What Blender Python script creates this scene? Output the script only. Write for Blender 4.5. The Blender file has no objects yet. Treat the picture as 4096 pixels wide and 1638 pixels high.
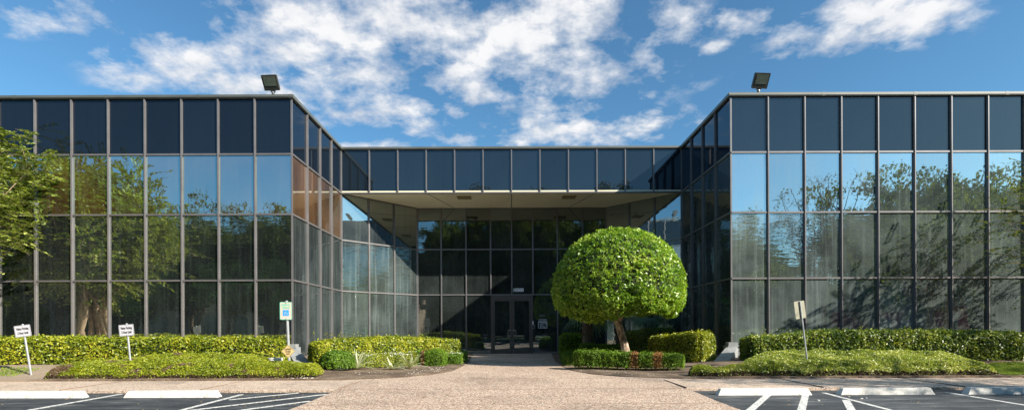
import bpy, math, random
import numpy as np
from mathutils import Vector, Matrix
S = bpy.context.scene
C = S.collection
R = math.radians
PI = math.pi
random.seed(7)

# ------------------------------------------------------------------ materials
def newmat(name):
    m = bpy.data.materials.new(name); m.use_nodes = True
    nt = m.node_tree; nt.nodes.clear()
    out = nt.nodes.new('ShaderNodeOutputMaterial')
    return m, nt, out
def N(nt, t, **kw):
    n = nt.nodes.new(t)
    for k, v in kw.items():
        if k.startswith('i_'):
            key = k[2:]
            key = int(key) if key.isdigit() else key.replace('_', ' ')
            n.inputs[key].default_value = v
        else: setattr(n, k, v)
    return n
def L(nt, a, b): nt.links.new(a, b)
def math_(nt, op, a, b=None, clamp=False):
    n = nt.nodes.new('ShaderNodeMath'); n.operation = op; n.use_clamp = clamp
    for i, v in enumerate((a, b)):
        if v is None: continue
        if isinstance(v, (int, float)): n.inputs[i].default_value = v
        else: L(nt, v, n.inputs[i])
    return n.outputs[0]
def coords(nt, scale=(1, 1, 1), rot=(0, 0, 0), kind='Object'):
    tc = N(nt, 'ShaderNodeTexCoord'); mp = N(nt, 'ShaderNodeMapping')
    mp.inputs['Scale'].default_value = scale; mp.inputs['Rotation'].default_value = rot
    L(nt, tc.outputs[kind], mp.inputs['Vector'])
    return mp.outputs[0]
def noise(nt, vec, scale, detail=3, rough=.55):
    n = N(nt, 'ShaderNodeTexNoise'); n.inputs['Scale'].default_value = scale
    n.inputs['Detail'].default_value = detail; n.inputs['Roughness'].default_value = rough
    L(nt, vec, n.inputs['Vector']); return n.outputs['Fac']
def ramp(nt, fac, stops, interp='LINEAR'):
    r = N(nt, 'ShaderNodeValToRGB'); r.color_ramp.interpolation = interp
    e = r.color_ramp.elements
    while len(e) > 1: e.remove(e[-1])
    for i, (p, c) in enumerate(stops):
        c = tuple(c) if hasattr(c, '__len__') else (c, c, c)
        if i == 0: e[0].position = p; e[0].color = (*c, 1)
        else: q = e.new(p); q.color = (*c, 1)
    L(nt, fac, r.inputs[0]); return r.outputs[0]
def mix(nt, f, a, b, mode='MIX'):
    n = N(nt, 'ShaderNodeMix', data_type='RGBA', blend_type=mode)
    for i, v in ((0, f), (6, a), (7, b)):
        if isinstance(v, (int, float)): n.inputs[i].default_value = v
        elif isinstance(v, tuple): n.inputs[i].default_value = (*v, 1)
        else: L(nt, v, n.inputs[i])
    return n.outputs[2]
def bump(nt, h, strength, dist):
    b = N(nt, 'ShaderNodeBump'); b.inputs['Strength'].default_value = strength
    b.inputs['Distance'].default_value = dist; L(nt, h, b.inputs['Height']); return b.outputs[0]
def plain(name, col, rough=.6, metal=0., var=.12, vscale=3., spec=.5, bumpd=0., bscale=60.):
    m, nt, out = newmat(name)
    p = N(nt, 'ShaderNodeBsdfPrincipled')
    v = coords(nt)
    f = noise(nt, v, vscale, 5)
    c = mix(nt, ramp(nt, f, [(.3, 0), (.7, 1)]), tuple(x*(1-var) for x in col), tuple(min(1, x*(1+var)) for x in col))
    L(nt, c, p.inputs['Base Color'])
    p.inputs['Roughness'].default_value = rough; p.inputs['Metallic'].default_value = metal
    p.inputs['Specular IOR Level'].default_value = spec
    if bumpd: L(nt, bump(nt, noise(nt, v, bscale, 3), 1, bumpd), p.inputs['Normal'])
    L(nt, p.outputs[0], out.inputs[0]); return m

def leafmat(name, stops, trans=.35, rough=.5, spec=.4, patch=None):
    m, nt, out = newmat(name)
    g = N(nt, 'ShaderNodeNewGeometry')
    v = coords(nt)
    n1 = noise(nt, v, 1.3, 3)
    f = math_(nt, 'ADD', math_(nt, 'MULTIPLY', g.outputs['Random Per Island'], .7), math_(nt, 'MULTIPLY', math_(nt, 'SUBTRACT', n1, .5), 1.1))
    f = math_(nt, 'ADD', f, .15, True)
    c = ramp(nt, f, stops)
    if patch:
        c = mix(nt, ramp(nt, noise(nt, v, patch[1], 4), [(patch[2], 0), (patch[2]+.06, 1)]), c, patch[0])
    p = N(nt, 'ShaderNodeBsdfPrincipled'); L(nt, c, p.inputs['Base Color'])
    p.inputs['Roughness'].default_value = rough; p.inputs['Specular IOR Level'].default_value = spec
    t = N(nt, 'ShaderNodeBsdfTranslucent')
    c2 = mix(nt, 1., c, (1.25, 1.2, .5), 'MULTIPLY'); L(nt, c2, t.inputs[0])
    ms = N(nt, 'ShaderNodeMixShader'); ms.inputs[0].default_value = trans
    L(nt, p.outputs[0], ms.inputs[1]); L(nt, t.outputs[0], ms.inputs[2]); L(nt, ms.outputs[0], out.inputs[0])
    return m

def glass(name, F0, tint=(1, 1, 1), body=(.01, .012, .014), dust=.03, streak=.1, wavy=0., film=None, dustcol=(.30, .365, .35), fpow=5.):
    """opaque reflective curtain-wall glass: mirror coat over a dark body with a film of dust"""
    m, nt, out = newmat(name)
    v = coords(nt)
    lw = N(nt, 'ShaderNodeLayerWeight'); lw.inputs['Blend'].default_value = .5
    oi = N(nt, 'ShaderNodeObjectInfo')
    f = math_(nt, 'POWER', lw.outputs['Facing'], fpow)
    f = math_(nt, 'ADD', math_(nt, 'MULTIPLY', f, 1-F0), math_(nt, 'ADD', F0*.86, math_(nt, 'MULTIPLY', oi.outputs['Random'], F0*.28)))
    gl = N(nt, 'ShaderNodeBsdfGlossy'); gl.inputs['Color'].default_value = (*tint, 1); gl.inputs['Roughness'].default_value = .0
    w1 = noise(nt, coords(nt, (.55, .55, .8)), 1.2, 1)
    nb = bump(nt, w1, 1, .004)
    if wavy:
        w2 = noise(nt, coords(nt, (1.0, 1.0, 5.)), 1.4, 2)
        b2 = N(nt, 'ShaderNodeBump'); b2.inputs['Distance'].default_value = wavy; L(nt, w2, b2.inputs['Height']); L(nt, nb, b2.inputs['Normal']); nb = b2.outputs[0]
    L(nt, nb, gl.inputs['Normal'])
    df = N(nt, 'ShaderNodeBsdfDiffuse')
    if film:
        bc = mix(nt, ramp(nt, noise(nt, coords(nt, (1, 1, .6)), .7, 4), [(.35, 0), (.62, 1)]), tuple(x*.45 for x in film), tuple(x*1.25 for x in film))
        L(nt, bc, df.inputs[0])
    else: df.inputs[0].default_value = (*body, 1)
    m1 = N(nt, 'ShaderNodeMixShader'); L(nt, f, m1.inputs[0]); L(nt, df.outputs[0], m1.inputs[1]); L(nt, gl.outputs[0], m1.inputs[2])
    # dust film, run in vertical streaks
    s1 = noise(nt, coords(nt, (9, 9, .35)), 1., 4, .6)
    s2 = noise(nt, v, .8, 4)
    s3 = noise(nt, v, 90, 2)
    d = math_(nt, 'ADD', ramp_v(nt, s1, .50, .72, 0, streak), ramp_v(nt, s2, .3, .7, dust*.4, dust*1.6))
    d = math_(nt, 'MULTIPLY', d, math_(nt, 'ADD', .7, math_(nt, 'MULTIPLY', oi.outputs['Random'], .6)))
    d = math_(nt, 'MULTIPLY', d, ramp_v(nt, s3, .3, .7, .75, 1.25), True)
    dd = N(nt, 'ShaderNodeBsdfDiffuse'); dd.inputs[0].default_value = (*dustcol, 1)
    m2 = N(nt, 'ShaderNodeMixShader'); L(nt, d, m2.inputs[0]); L(nt, m1.outputs[0], m2.inputs[1]); L(nt, dd.outputs[0], m2.inputs[2])
    L(nt, m2.outputs[0], out.inputs[0]); return m
def ramp_v(nt, x, a, b, lo, hi):
    n = N(nt, 'ShaderNodeMapRange'); n.clamp = True
    for i, v in enumerate((None, a, b, lo, hi)):
        if v is not None: n.inputs[i].default_value = v
    L(nt, x, n.inputs[0]); return n.outputs[0]

def aggregate(name, stops, tone=1., scale=34.):
    m, nt, out = newmat(name)
    v = coords(nt)
    vo = N(nt, 'ShaderNodeTexVoronoi'); vo.inputs['Scale'].default_value = scale; L(nt, v, vo.inputs['Vector'])
    r = N(nt, 'ShaderNodeSeparateColor'); L(nt, vo.outputs['Color'], r.inputs[0])
    c = ramp(nt, r.outputs[0], stops, 'CONSTANT')
    edge = ramp(nt, vo.outputs['Distance'], [(.35, 1.), (.8, .45)])
    c = mix(nt, 1., c, edge, 'MULTIPLY')
    big = ramp(nt, noise(nt, v, .45, 4, .65), [(.28, .60), (.45, .92), (.7, 1.12)])
    c = mix(nt, 1., c, big, 'MULTIPLY')
    mid = ramp(nt, noise(nt, v, 9, 4, .65), [(.3, .8), (.7, 1.15)])
    c = mix(nt, 1., c, mid, 'MULTIPLY')
    p = N(nt, 'ShaderNodeBsdfPrincipled'); L(nt, c, p.inputs['Base Color']); p.inputs['Roughness'].default_value = .75
    L(nt, bump(nt, vo.outputs['Distance'], 1., -.004), p.inputs['Normal'])
    L(nt, p.outputs[0], out.inputs[0]); return m

M = {}
M['metal'] = plain('mullion_metal', (.19, .178, .18), .4, .35, .12, 2)
M['dark_metal'] = plain('dark_bronze_metal', (.10, .088, .08), .42, .3)
M['coping'] = plain('coping_metal', (.125, .13, .118), .5, .2, .12, 1.5)
M['soffit'] = plain('soffit_stucco', (.85, .76, .53), .9, 0, .07, .8, bumpd=.003, bscale=90)
M['vent'] = plain('vent_paint', (.30, .25, .13), .8)
M['concrete'] = plain('concrete', (.26, .27, .27), .9, 0, .18, 4, bumpd=.004, bscale=40)
M['roof'] = plain('roof_membrane', (.25, .24, .22), .9)
M['steel'] = plain('galvanised_steel', (.42, .44, .46), .45, .5, .12, 12)
M['chrome'] = plain('brushed_chrome', (.7, .7, .7), .25, .9)
M['white_vinyl'] = plain('white_vinyl', (.85, .86, .86), .6)
M['grey_vinyl'] = plain('grey_vinyl', (.30, .31, .33), .6)
M['sign_white'] = plain('sign_white', (.52, .52, .56), .5, 0, .05, 9)
M['sign_black'] = plain('sign_black', (.02, .02, .02), .6)
M['sign_back'] = plain('sign_back', (.27, .26, .19), .5, .0, .15, 14)
M['sign_cream'] = plain('sign_cream', (.60, .52, .45), .6, 0, .08, 14)
M['sign_green'] = plain('sign_green', (.14, .58, .40), .6)
M['sign_blue'] = plain('sign_blue', (.03, .32, .80), .5)
M['sign_yellow'] = plain('sign_yellow', (.62, .45, .20), .6, 0, .1, 9)
M['rust'] = plain('rust', (.10, .05, .03), .8)
M['lamp_body'] = plain('lamp_body', (.05, .048, .04), .55, .2)
M['lamp_lens'] = plain('lamp_lens', (.12, .14, .11), .12, 0, .2, 6, spec=.8)
def stop_paint():
    m, nt, out = newmat('wheel_stop_paint'); v = coords(nt)
    n1 = noise(nt, v, 7, 6, .7); n2 = noise(nt, v, 1.7, 3)
    c = ramp(nt, n1, [(.28, (.30, .28, .25)), (.36, (.62, .60, .55)), (.5, (.80, .78, .73)), (.8, (.84, .82, .78))])
    c = mix(nt, 1., c, ramp(nt, n2, [(.3, .86), (.6, 1.)]), 'MULTIPLY')
    p = N(nt, 'ShaderNodeBsdfPrincipled'); L(nt, c, p.inputs[0]); p.inputs['Roughness'].default_value = .75
    L(nt, bump(nt, n1, 1, .008), p.inputs['Normal']); L(nt, p.outputs[0], out.inputs[0]); return m
M['white_paint'] = stop_paint()
M['bark'] = plain('bark', (.34, .24, .16), .9, 0, .35, 9, bumpd=.01, bscale=18)
M['dark_bark'] = plain('dark_bark', (.12, .095, .07), .95, 0, .4, 6)
M['dry_stem'] = plain('dry_stems', (.06, .035, .018), .95, 0, .35, 14)
M['tan_wall'] = plain('tan_stucco', (.42, .29, .19), .9)
M['red_wall'] = plain('red_wall', (.38, .03, .035), .8)
M['rust_dark'] = plain('joint_filler', (.22, .16, .12), .95)
M['win_dark'] = plain('dark_window', (.02, .022, .025), .15)
M['stone'] = plain('white_stone', (.75, .73, .68), .8, 0, .15, 30)
def mottled():
    m, nt, out = newmat('mottled_bark'); v = coords(nt, (1, 1, .5))
    n1 = noise(nt, v, 11, 4, .6)
    c = ramp(nt, n1, [(.3, (.10, .075, .05)), (.44, (.26, .18, .125)), (.53, (.46, .35, .26)), (.66, (.66, .56, .45))])
    p = N(nt, 'ShaderNodeBsdfPrincipled'); L(nt, c, p.inputs[0]); p.inputs['Roughness'].default_value = .85
    L(nt, bump(nt, n1, 1, .02), p.inputs['Normal']); L(nt, p.outputs[0], out.inputs[0]); return m
M['mottled'] = mottled()
AG = [(0, (.34, .25, .18)), (.16, (.62, .43, .32)), (.40, (.82, .61, .47)), (.62, (.48, .31, .22)), (.76, (.92, .78, .64)), (.93, (.17, .12, .09))]
M['aggregate'] = aggregate('exposed_aggregate', AG, 1., 50)
M['sidewalk'] = aggregate('sidewalk_aggregate', [(0, (.52, .38, .29)), (.2, (.72, .56, .44)), (.6, (.80, .64, .51)), (.9, (.58, .43, .33))], 1., 45)
def asphalt():
    m, nt, out = newmat('asphalt'); v = coords(nt)
    n1 = noise(nt, coords(nt, (.55, 2.2, 1), (0, 0, .12)), 1.6, 8, .74)
    n2 = noise(nt, v, 55, 3, .7)
    n3 = noise(nt, v, .5, 3)
    c = ramp(nt, n1, [(.28, (.014, .018, .024)), (.44, (.022, .027, .035)), (.52, (.050, .055, .062)), (.60, (.10, .105, .11)), (.72, (.22, .22, .22))])
    c = mix(nt, 1., c, ramp(nt, n2, [(.25, .45), (.5, .95), (.72, 1.9)]), 'MULTIPLY')
    c = mix(nt, 1., c, ramp(nt, n3, [(.3, .7), (.7, 1.2)]), 'MULTIPLY')
    p = N(nt, 'ShaderNodeBsdfPrincipled'); L(nt, c, p.inputs[0]); p.inputs['Roughness'].default_value = .75
    L(nt, bump(nt, n2, .8, .006), p.inputs['Normal']); L(nt, p.outputs[0], out.inputs[0]); return m
M['asphalt'] = asphalt()
def worn_paint():
    m, nt, out = newmat('worn_line_paint'); v = coords(nt)
    n1 = noise(nt, v, 16, 5, .7)
    c = ramp(nt, n1, [(.37, (.10, .105, .11)), (.45, (.52, .52, .50)), (.6, (.74, .73, .70))])
    p = N(nt, 'ShaderNodeBsdfPrincipled'); L(nt, c, p.inputs[0]); p.inputs['Roughness'].default_value = .8
    L(nt, p.outputs[0], out.inputs[0]); return m
M['line'] = worn_paint()
def soil():
    m, nt, out = newmat('soil_mulch'); v = coords(nt)
    n1 = noise(nt, v, 1.2, 4, .6); n2 = noise(nt, v, 38, 4, .7)
    c = ramp(nt, n1, [(.35, (.10, .065, .042)), (.65, (.24, .175, .12))])
    c = mix(nt, 1., c, ramp(nt, n2, [(.3, .35), (.5, .9), (.62, 1.6), (.72, 3.2)]), 'MULTIPLY')
    # pale bare earth in front of the left wing
    sx = N(nt, 'ShaderNodeSeparateXYZ'); L(nt, v, sx.inputs[0])
    c = mix(nt, ramp_v(nt, sx.outputs[0], -11.2, -12.2, 0., .85), c, mix(nt, 1., (.40, .31, .23), ramp(nt, n2, [(.3, .65), (.7, 1.2)]), 'MULTIPLY'))
    p = N(nt, 'ShaderNodeBsdfPrincipled'); L(nt, c, p.inputs[0]); p.inputs['Roughness'].default_value = .95
    L(nt, bump(nt, n2, 1, .03), p.inputs['Normal']); L(nt, p.outputs[0], out.inputs[0]); return m
M['soil'] = soil()
M['lawn'] = plain('lawn', (.07, .13, .02), .9, 0, .3, 8)

M['hedge'] = leafmat('hedge_leaves', [(0, (.05, .085, .008)), (.3, (.15, .21, .012)), (.6, (.32, .37, .02)), (1, (.60, .55, .05))], .3, .38, .6)
M['hedge_right'] = leafmat('hedge_leaves_glossy', [(0, (.03, .065, .012)), (.4, (.09, .16, .02)), (.7, (.24, .31, .035)), (1, (.52, .52, .09))], .3, .36, .55)
M['box'] = leafmat('boxwood_leaves', [(0, (.05, .11, .012)), (.4, (.13, .24, .02)), (.75, (.22, .36, .03)), (1, (.34, .46, .06))], .35, .45, .4)
M['cover'] = leafmat('ground_cover_leaves', [(0, (.07, .11, .008)), (.35, (.20, .26, .015)), (.7, (.36, .40, .025)), (1, (.58, .55, .06))], .3, .4, .5, patch=((.22, .15, .09), 2.2, .60))
M['cover_right'] = leafmat('ground_cover_glossy', [(0, (.07, .12, .02)), (.35, (.24, .33, .035)), (.65, (.48, .53, .08)), (.88, (.66, .66, .24)), (1, (.85, .82, .50))], .3, .35, .5)  # palest stops paint whitish glints into the leaf colour
M['topiary'] = leafmat('topiary_leaves', [(0, (.045, .10, .008)), (.3, (.13, .27, .015)), (.65, (.28, .45, .03)), (1, (.66, .72, .16))], .4, .32, .7)
M['brown_leaf'] = leafmat('dead_leaves', [(0, (.20, .10, .045)), (.5, (.42, .22, .09)), (1, (.55, .34, .15))], .25, .7, .2)
M['myrtle'] = leafmat('myrtle_leaves', [(0, (.06, .09, .015)), (.4, (.15, .21, .03)), (.75, (.31, .38, .06)), (1, (.62, .64, .22))], .4, .4, .5)
M['oak'] = leafmat('oak_leaves', [(0, (.02, .036, .008)), (.5, (.07, .105, .02)), (1, (.22, .25, .05))], .4, .65, .15)
M['palm'] = leafmat('palm_leaves', [(0, (.10, .22, .13)), (.5, (.20, .36, .22)), (1, (.36, .50, .30))], .3, .4, .5)
M['spider'] = leafmat('variegated_leaves', [(0, (.25, .32, .12)), (.5, (.50, .54, .33)), (1, (.78, .78, .60))], .3, .5, .3)
M['flower'] = leafmat('white_petals', [(0, (.7, .7, .6)), (1, (.85, .85, .8))], .2)
M['pink'] = leafmat('pink_petals', [(0, (.6, .1, .15)), (1, (.8, .25, .3))], .3)
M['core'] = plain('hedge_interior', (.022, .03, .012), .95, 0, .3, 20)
M['grass'] = leafmat('grass_blades', [(0, (.10, .16, .02)), (.5, (.22, .32, .03)), (1, (.42, .48, .08))], .35)
M['dead_leaf'] = leafmat('fallen_leaf', [(0, (.30, .16, .05)), (.5, (.5, .32, .10)), (1, (.65, .5, .2))], .1)

# ------------------------------------------------------------------ mesh tools
class MB:
    """collects quads / polygons and links them as ONE mesh object"""
    def __init__(s): s.V = []; s.n = 0; s.Q = []; s.QM = []; s.P = []; s.PM = []
    def addv(s, v):
        v = np.asarray(v, dtype=np.float64).reshape(-1, 3); k = s.n; s.V.append(v); s.n += len(v); return k
    def quads(s, v, q, m=0):
        k = s.addv(v); q = np.asarray(q).reshape(-1, 4)+k; s.Q.append(q); s.QM.append(np.full(len(q), m, dtype=np.int32) if np.isscalar(m) else np.asarray(m, dtype=np.int32))
    def poly(s, v, polys, m=0):
        k = s.addv(v)
        for p in polys: s.P.append([i+k for i in p]); s.PM.append(m)
    def box(s, x0, x1, y0, y1, z0, z1, m=0, T=None):
        v = np.array([(x, y, z) for z in (z0, z1) for y in (y0, y1) for x in (x0, x1)], dtype=float)
        if T is not None: v = np.array([T @ Vector(p) for p in v])
        s.quads(v, [(0, 2, 3, 1), (4, 5, 7, 6), (0, 1, 5, 4), (2, 6, 7, 3), (0, 4, 6, 2), (1, 3, 7, 5)], m)
    def prism(s, outline, h0, h1, m=0, T=None):
        n = len(outline)
        v = [(x, y, h0) for x, y in outline]+[(x, y, h1) for x, y in outline]
        if T is not None: v = [tuple(T @ Vector(p)) for p in v]
        s.poly(v, [list(range(n))[::-1], [i+n for i in range(n)]]+[[i, (i+1) % n, (i+1) % n+n, i+n] for i in range(n)], m)
    def tube(s, pts, rad, sides=8, m=0, cap=True):
        pts = [Vector(p) for p in pts]; n = len(pts)
        if np.isscalar(rad): rad = [rad]*n
        V = []; up = Vector((.13, .31, 1)).normalized()
        for i, p in enumerate(pts):
            d = (pts[min(i+1, n-1)]-pts[max(i-1, 0)]).normalized()
            a = d.cross(up)
            if a.length < .05: a = d.cross(Vector((1, 0, 0)))
            a.normalize(); b = d.cross(a)
            for k in range(sides):
                t = 2*PI*k/sides; V.append(tuple(p+(a*math.cos(t)+b*math.sin(t))*rad[i]))
        q = [(i*sides+k, i*sides+(k+1) % sides, (i+1)*sides+(k+1) % sides, (i+1)*sides+k) for i in range(n-1) for k in range(sides)]
        b0 = s.n; s.quads(V, q, m)
        if cap:
            s.P.append([b0+k for k in range(sides)][::-1]); s.PM.append(m)
            s.P.append([b0+(n-1)*sides+k for k in range(sides)]); s.PM.append(m)
    def leaves(s, P, Nn, size, rng, aspect=.5, spread=.8, m=0, T=None):
        P = np.asarray(P); n = len(P)
        if n == 0: return
        nn = Nn+spread*rng.normal(size=(n, 3)); nn /= np.linalg.norm(nn, axis=1, keepdims=True)+1e-9
        r = rng.normal(size=(n, 3)) if T is None else T+.35*rng.normal(size=(n, 3))
        t = np.cross(nn, r) if T is None else r-nn*np.sum(r*nn, axis=1, keepdims=True)
        t /= np.linalg.norm(t, axis=1, keepdims=True)+1e-9
        b = np.cross(nn, t)
        sz = (size*(.7+.6*rng.random(n)))[:, None]
        v = np.stack([P-t*sz*.5, P+b*sz*aspect*.5+nn*sz*.06, P+t*sz*.5, P-b*sz*aspect*.5+nn*sz*.06], axis=1).reshape(-1, 3)
        s.quads(v, np.arange(4*n).reshape(-1, 4), m)
    def build(s, name, mats, parent=None, smooth=False):
        V = np.concatenate(s.V)
        me = bpy.data.meshes.new(name)
        nq = sum(len(q) for q in s.Q); Q = np.concatenate(s.Q).ravel() if nq else np.zeros(0, int)
        pl = [i for p in s.P for i in p]
        li = np.concatenate([Q, np.array(pl, dtype=int)]).astype(np.int32)
        lens = np.concatenate([np.full(nq, 4), np.array([len(p) for p in s.P], dtype=int)]).astype(np.int32)
        starts = np.concatenate([[0], np.cumsum(lens)[:-1]]).astype(np.int32)
        me.vertices.add(len(V)); me.vertices.foreach_set('co', V.astype(np.float32).ravel())
        me.loops.add(len(li)); me.loops.foreach_set('vertex_index', li)
        me.polygons.add(len(lens)); me.polygons.foreach_set('loop_start', starts)
        mi = np.concatenate(([np.concatenate(s.QM)] if nq else [])+[np.array(s.PM, dtype=np.int32)]).astype(np.int32)
        me.polygons.foreach_set('material_index', mi)
        me.polygons.foreach_set('use_smooth', np.full(len(lens), smooth, dtype=bool))
        for m in (mats if isinstance(mats, (list, tuple)) else [mats]): me.materials.append(m)
        me.update(calc_edges=True); me.validate()
        o = bpy.data.objects.new(name, me); C.objects.link(o)
        if parent is not None: o.parent = parent
        return o
def tag(o, label=None, cat=None, group=None, kind=None):
    if label: o['label'] = label
    if cat: o['category'] = cat
    if group: o['group'] = group
    if kind: o['kind'] = kind
    return o
def thing(name, label, cat, loc=(0, 0, 0), rot=(0, 0, 0), group=None):
    o = bpy.data.objects.new(name, None); C.objects.link(o); o.location = loc; o.rotation_euler = rot
    o.empty_display_size = .2
    return tag(o, label, cat, group)
def text(name, s, size, mat, parent, M4, sx=1., bold=0., thick=.002, align='CENTER'):
    cu = bpy.data.curves.new(name, 'FONT'); cu.body = s; cu.size = size; cu.align_x = align; cu.align_y = 'CENTER'
    cu.extrude = thick; cu.offset = bold; cu.resolution_u = 3
    t = bpy.data.objects.new('tmp', cu); C.objects.link(t)
    bpy.context.view_layer.update()
    me = bpy.data.meshes.new_from_object(t.evaluated_get(bpy.context.evaluated_depsgraph_get()))
    bpy.data.objects.remove(t)
    me.name = name; me.transform(M4 @ Matrix.Diagonal((sx, 1, 1, 1))); me.materials.clear(); me.materials.append(mat)
    o = bpy.data.objects.new(name, me); C.objects.link(o); o.parent = parent; return o
def wob(x, y, z=0, s=1.):
    return (np.sin(x*1.7*s+1.3)*np.cos(y*2.1*s+.7)+.6*np.sin(x*3.9*s-2.1*y*s+2)+.4*np.cos(5.3*y*s+4.1*x*s+3*z)+.4*np.sin(7.7*z*s+2.2*x*s))/2.4

# ------------------------------------------------------------------ ground
EC = [(12.55, 4.2), (13.1, 2.9), (13.8, 2.2), (15, 1.75), (16.5, 1.65), (19, 1.6), (24.5, 1.9)]
def edge(z): return float(np.interp(z, [e[0] for e in EC], [e[1] for e in EC]))
def walk_h(z): return float(np.interp(z, [5, 9, 10.75, 12.8, 24.6], [-.124, -.12, -.075, -.055, 0]))
def ground(x, z):
    """height of the planting beds"""
    ax = abs(x)
    a = np.clip((z-12.7)/2.0, 0, 1); a = a*a*(3-2*a)
    b = np.clip((ax-3.5)/4., 0, 1); b = b*b*(3-2*b)
    c = np.clip((ax-edge(min(max(z, 12.55), 24.5)))/.5, 0, 1)
    return walk_h(z)+.015+.03*c+.25*a*b*c+.012*wob(x, z, 0, 1.5)*c
g = MB(); g.box(-250, 250, -250, 250, -.63, -.13); tag(g.build('asphalt_ground', M['asphalt']), kind='structure')
g = MB()
zs = [6.0, 7, 8, 9, 9.9, 10.75, 11.8, 12.55, 12.8, 13.1, 13.5, 13.9, 14.5, 15.2, 16, 17, 18, 19.5, 21, 23, 24.62]
v = []
for z in zs:
    w = 3.7 if z <= 12.3 else (4.4 if z < 12.9 else edge(z)+.28)
    h = walk_h(z)
    v += [(-w, z, -.5), (-w, z, h), (0, z, h), (w, z, h), (w, z, -.5)]
q = [(i*5+j, i*5+j+1, (i+1)*5+j+1, (i+1)*5+j) for i in range(len(zs)-1) for j in range(4)]
g.quads(v, [t[::-1] for t in q])
tag(g.build('walkway', M['aggregate']), kind='structure')
g = MB()
for s in (-1, 1):
    xs = [3.703, 8, 12, 16, 24]
    for a, b in zip(xs[:-1], xs[1:]):
        x0, x1 = sorted((s*a, s*b)); 
        vv = [(x0, 10.75, -.5), (x1, 10.75, -.5), (x1, 10.75, -.078), (x0, 10.75, -.078), (x0, 10.77, -.07), (x1, 10.77, -.07), (x1, 13.2, -.052), (x0, 13.2, -.052)]
        g.quads(vv, [(0, 1, 2, 3), (3, 2, 5, 4), (4, 5, 6, 7)])
tag(g.build('sidewalk', M['sidewalk']), kind='structure')
g = MB()
for s in (-1, 1):
    zz = np.concatenate([np.linspace(12.55, 15, 22), np.linspace(15.25, 25, 30)])
    nx = 60; V = []
    for z in zz:
        e = edge(z)
        for j in range(nx+1):
            x = e+(24-e)*(j/nx)**1.6
            V.append((s*x, z, ground(s*x, z)))
    Q = [(i*(nx+1)+j, i*(nx+1)+j+1, (i+1)*(nx+1)+j+1, (i+1)*(nx+1)+j) for i in range(len(zz)-1) for j in range(nx)]
    if s < 0: Q = [t[::-1] for t in Q]
    g.quads(V, Q)
    # skirt down to the paving
    V = []
    for j in range(nx+1):
        x = edge(12.55)+(24-edge(12.55))*(j/nx)**1.6; V += [(s*x, 12.545, -.2), (s*x, 12.55, ground(s*x, 12.55))]
    g.quads(V, [(2*j, 2*j+2, 2*j+3, 2*j+1) for j in range(nx)])
    V = []
    for z in zz: V += [(s*edge(z), z, -.2), (s*edge(z), z, ground(s*edge(z), z))]
    g.quads(V, [(2*j, 2*j+2, 2*j+3, 2*j+1) for j in range(len(zz)-1)])
tag(g.build('soil_bed', M['soil'], smooth=True), kind='structure')
g = MB(); g.box(-70, 70, -18, -7, -.4, -.02); tag(g.build('lawn', M['lawn']), kind='structure')

# painted markings
g = MB()
def stripe(x0, z0, x1, z1, w):
    d = Vector((x1-x0, z1-z0)).normalized(); n = Vector((-d.y, d.x))*w/2
    pts = [(x0+n.x, z0+n.y), (x1+n.x, z1+n.y), (x1-n.x, z1-n.y), (x0-n.x, z0-n.y)]
    g.prism(pts[::-1], -.1295, -.126)
for a in [(-8.18, 10.6, -8.02, 5.5, .09), (-5.58, 10.45, -5.42, 5.5, .09), (-10.75, 10.5, -10.65, 5.5, .09),
          (-5.40, 9.66, -4.5, 10.66, .08), (-5.36, 8.42, -3.82, 10.45, .08), (-5.3, 7.3, -3.78, 9.45, .08), (-5.3, 6.1, -3.78, 8.2, .08),
          (6.36, 10.36, 5.75, 5.5, .09), (8.85, 10.3, 8.45, 5.5, .09), (11.4, 10.4, 11.1, 5.5, .09),
          (5.2, 10.25, 3.78, 8.1, .12), (5.92, 10.22, 4.0, 7.1, .12), (6.12, 9.3, 4.5, 6.5, .12)]: stripe(*a)
tag(g.build('parking_markings', M['line']), kind='structure')

g = MB()
for s in (-1, 1):
    x0, x1 = sorted((s*3.693, s*3.708)); g.box(x0, x1, 10.76, 12.35, -.12, -.0535 if False else -.049)
    for x in (6.6, 9.6, 12.6, 15.6): g.box(s*x-.008, s*x+.008, 10.752, 12.5, -.12, -.0495)
for z in (8.9, 10.74, 12.75, 15.3, 18.3, 21.3):
    w = 3.68 if z < 12 else (3.3 if z < 13 else edge(z)); h = walk_h(z); g.box(-w, w, z-.007, z+.007, h-.05, h+.003)
tag(g.build('paving_joints', M['rust_dark']), kind='structure')

# wheel stops
def wheel_stop(xc, label, rz=0.):
    L_ = 1.86; g = MB()
    prof = [(-.085, 0), (.085, 0), (.075, .05), (.055, .125), (-.055, .125), (-.075, .05)]
    n = 6; V = []
    secs = [(-L_/2, .96), (-L_/2+.005, 1), (-L_/2+.10, 1), (L_/2-.10, 1), (L_/2-.005, 1), (L_/2, .96)]
    for i, (x, k) in enumerate(secs):
        end = i in (0, 1, 4, 5)
        for (y, z) in prof:
            zz = z
            xx = x
            if end: xx = x+(1 if x < 0 else -1)*(z/.125)*.07
            V.append((xx, y*k, zz))
    Q = [(i*n+j, i*n+(j+1) % n, (i+1)*n+(j+1) % n, (i+1)*n+j) for i in range(5) for j in range(n)]
    g.quads(V, [t[::-1] for t in Q]); g.P.append([0, 1, 2, 3, 4, 5]); g.PM.append(0); g.P.append([35, 34, 33, 32, 31, 30]); g.PM.append(0)
    o = g.build('wheel_stop', M['white_paint']); o.location = (xc, 10.1, -.13); o.rotation_euler = (0, 0, rz)
    return tag(o, label, 'wheel stop', 'white wheel stops along the kerb')
wheel_stop(-9.42, 'white wheel stop cut off by the left edge, in front of the leftmost leaning sign', -.01)
wheel_stop(-6.76, 'white concrete wheel stop left of the striped area, below the second visitor parking sign', .004)
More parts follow.
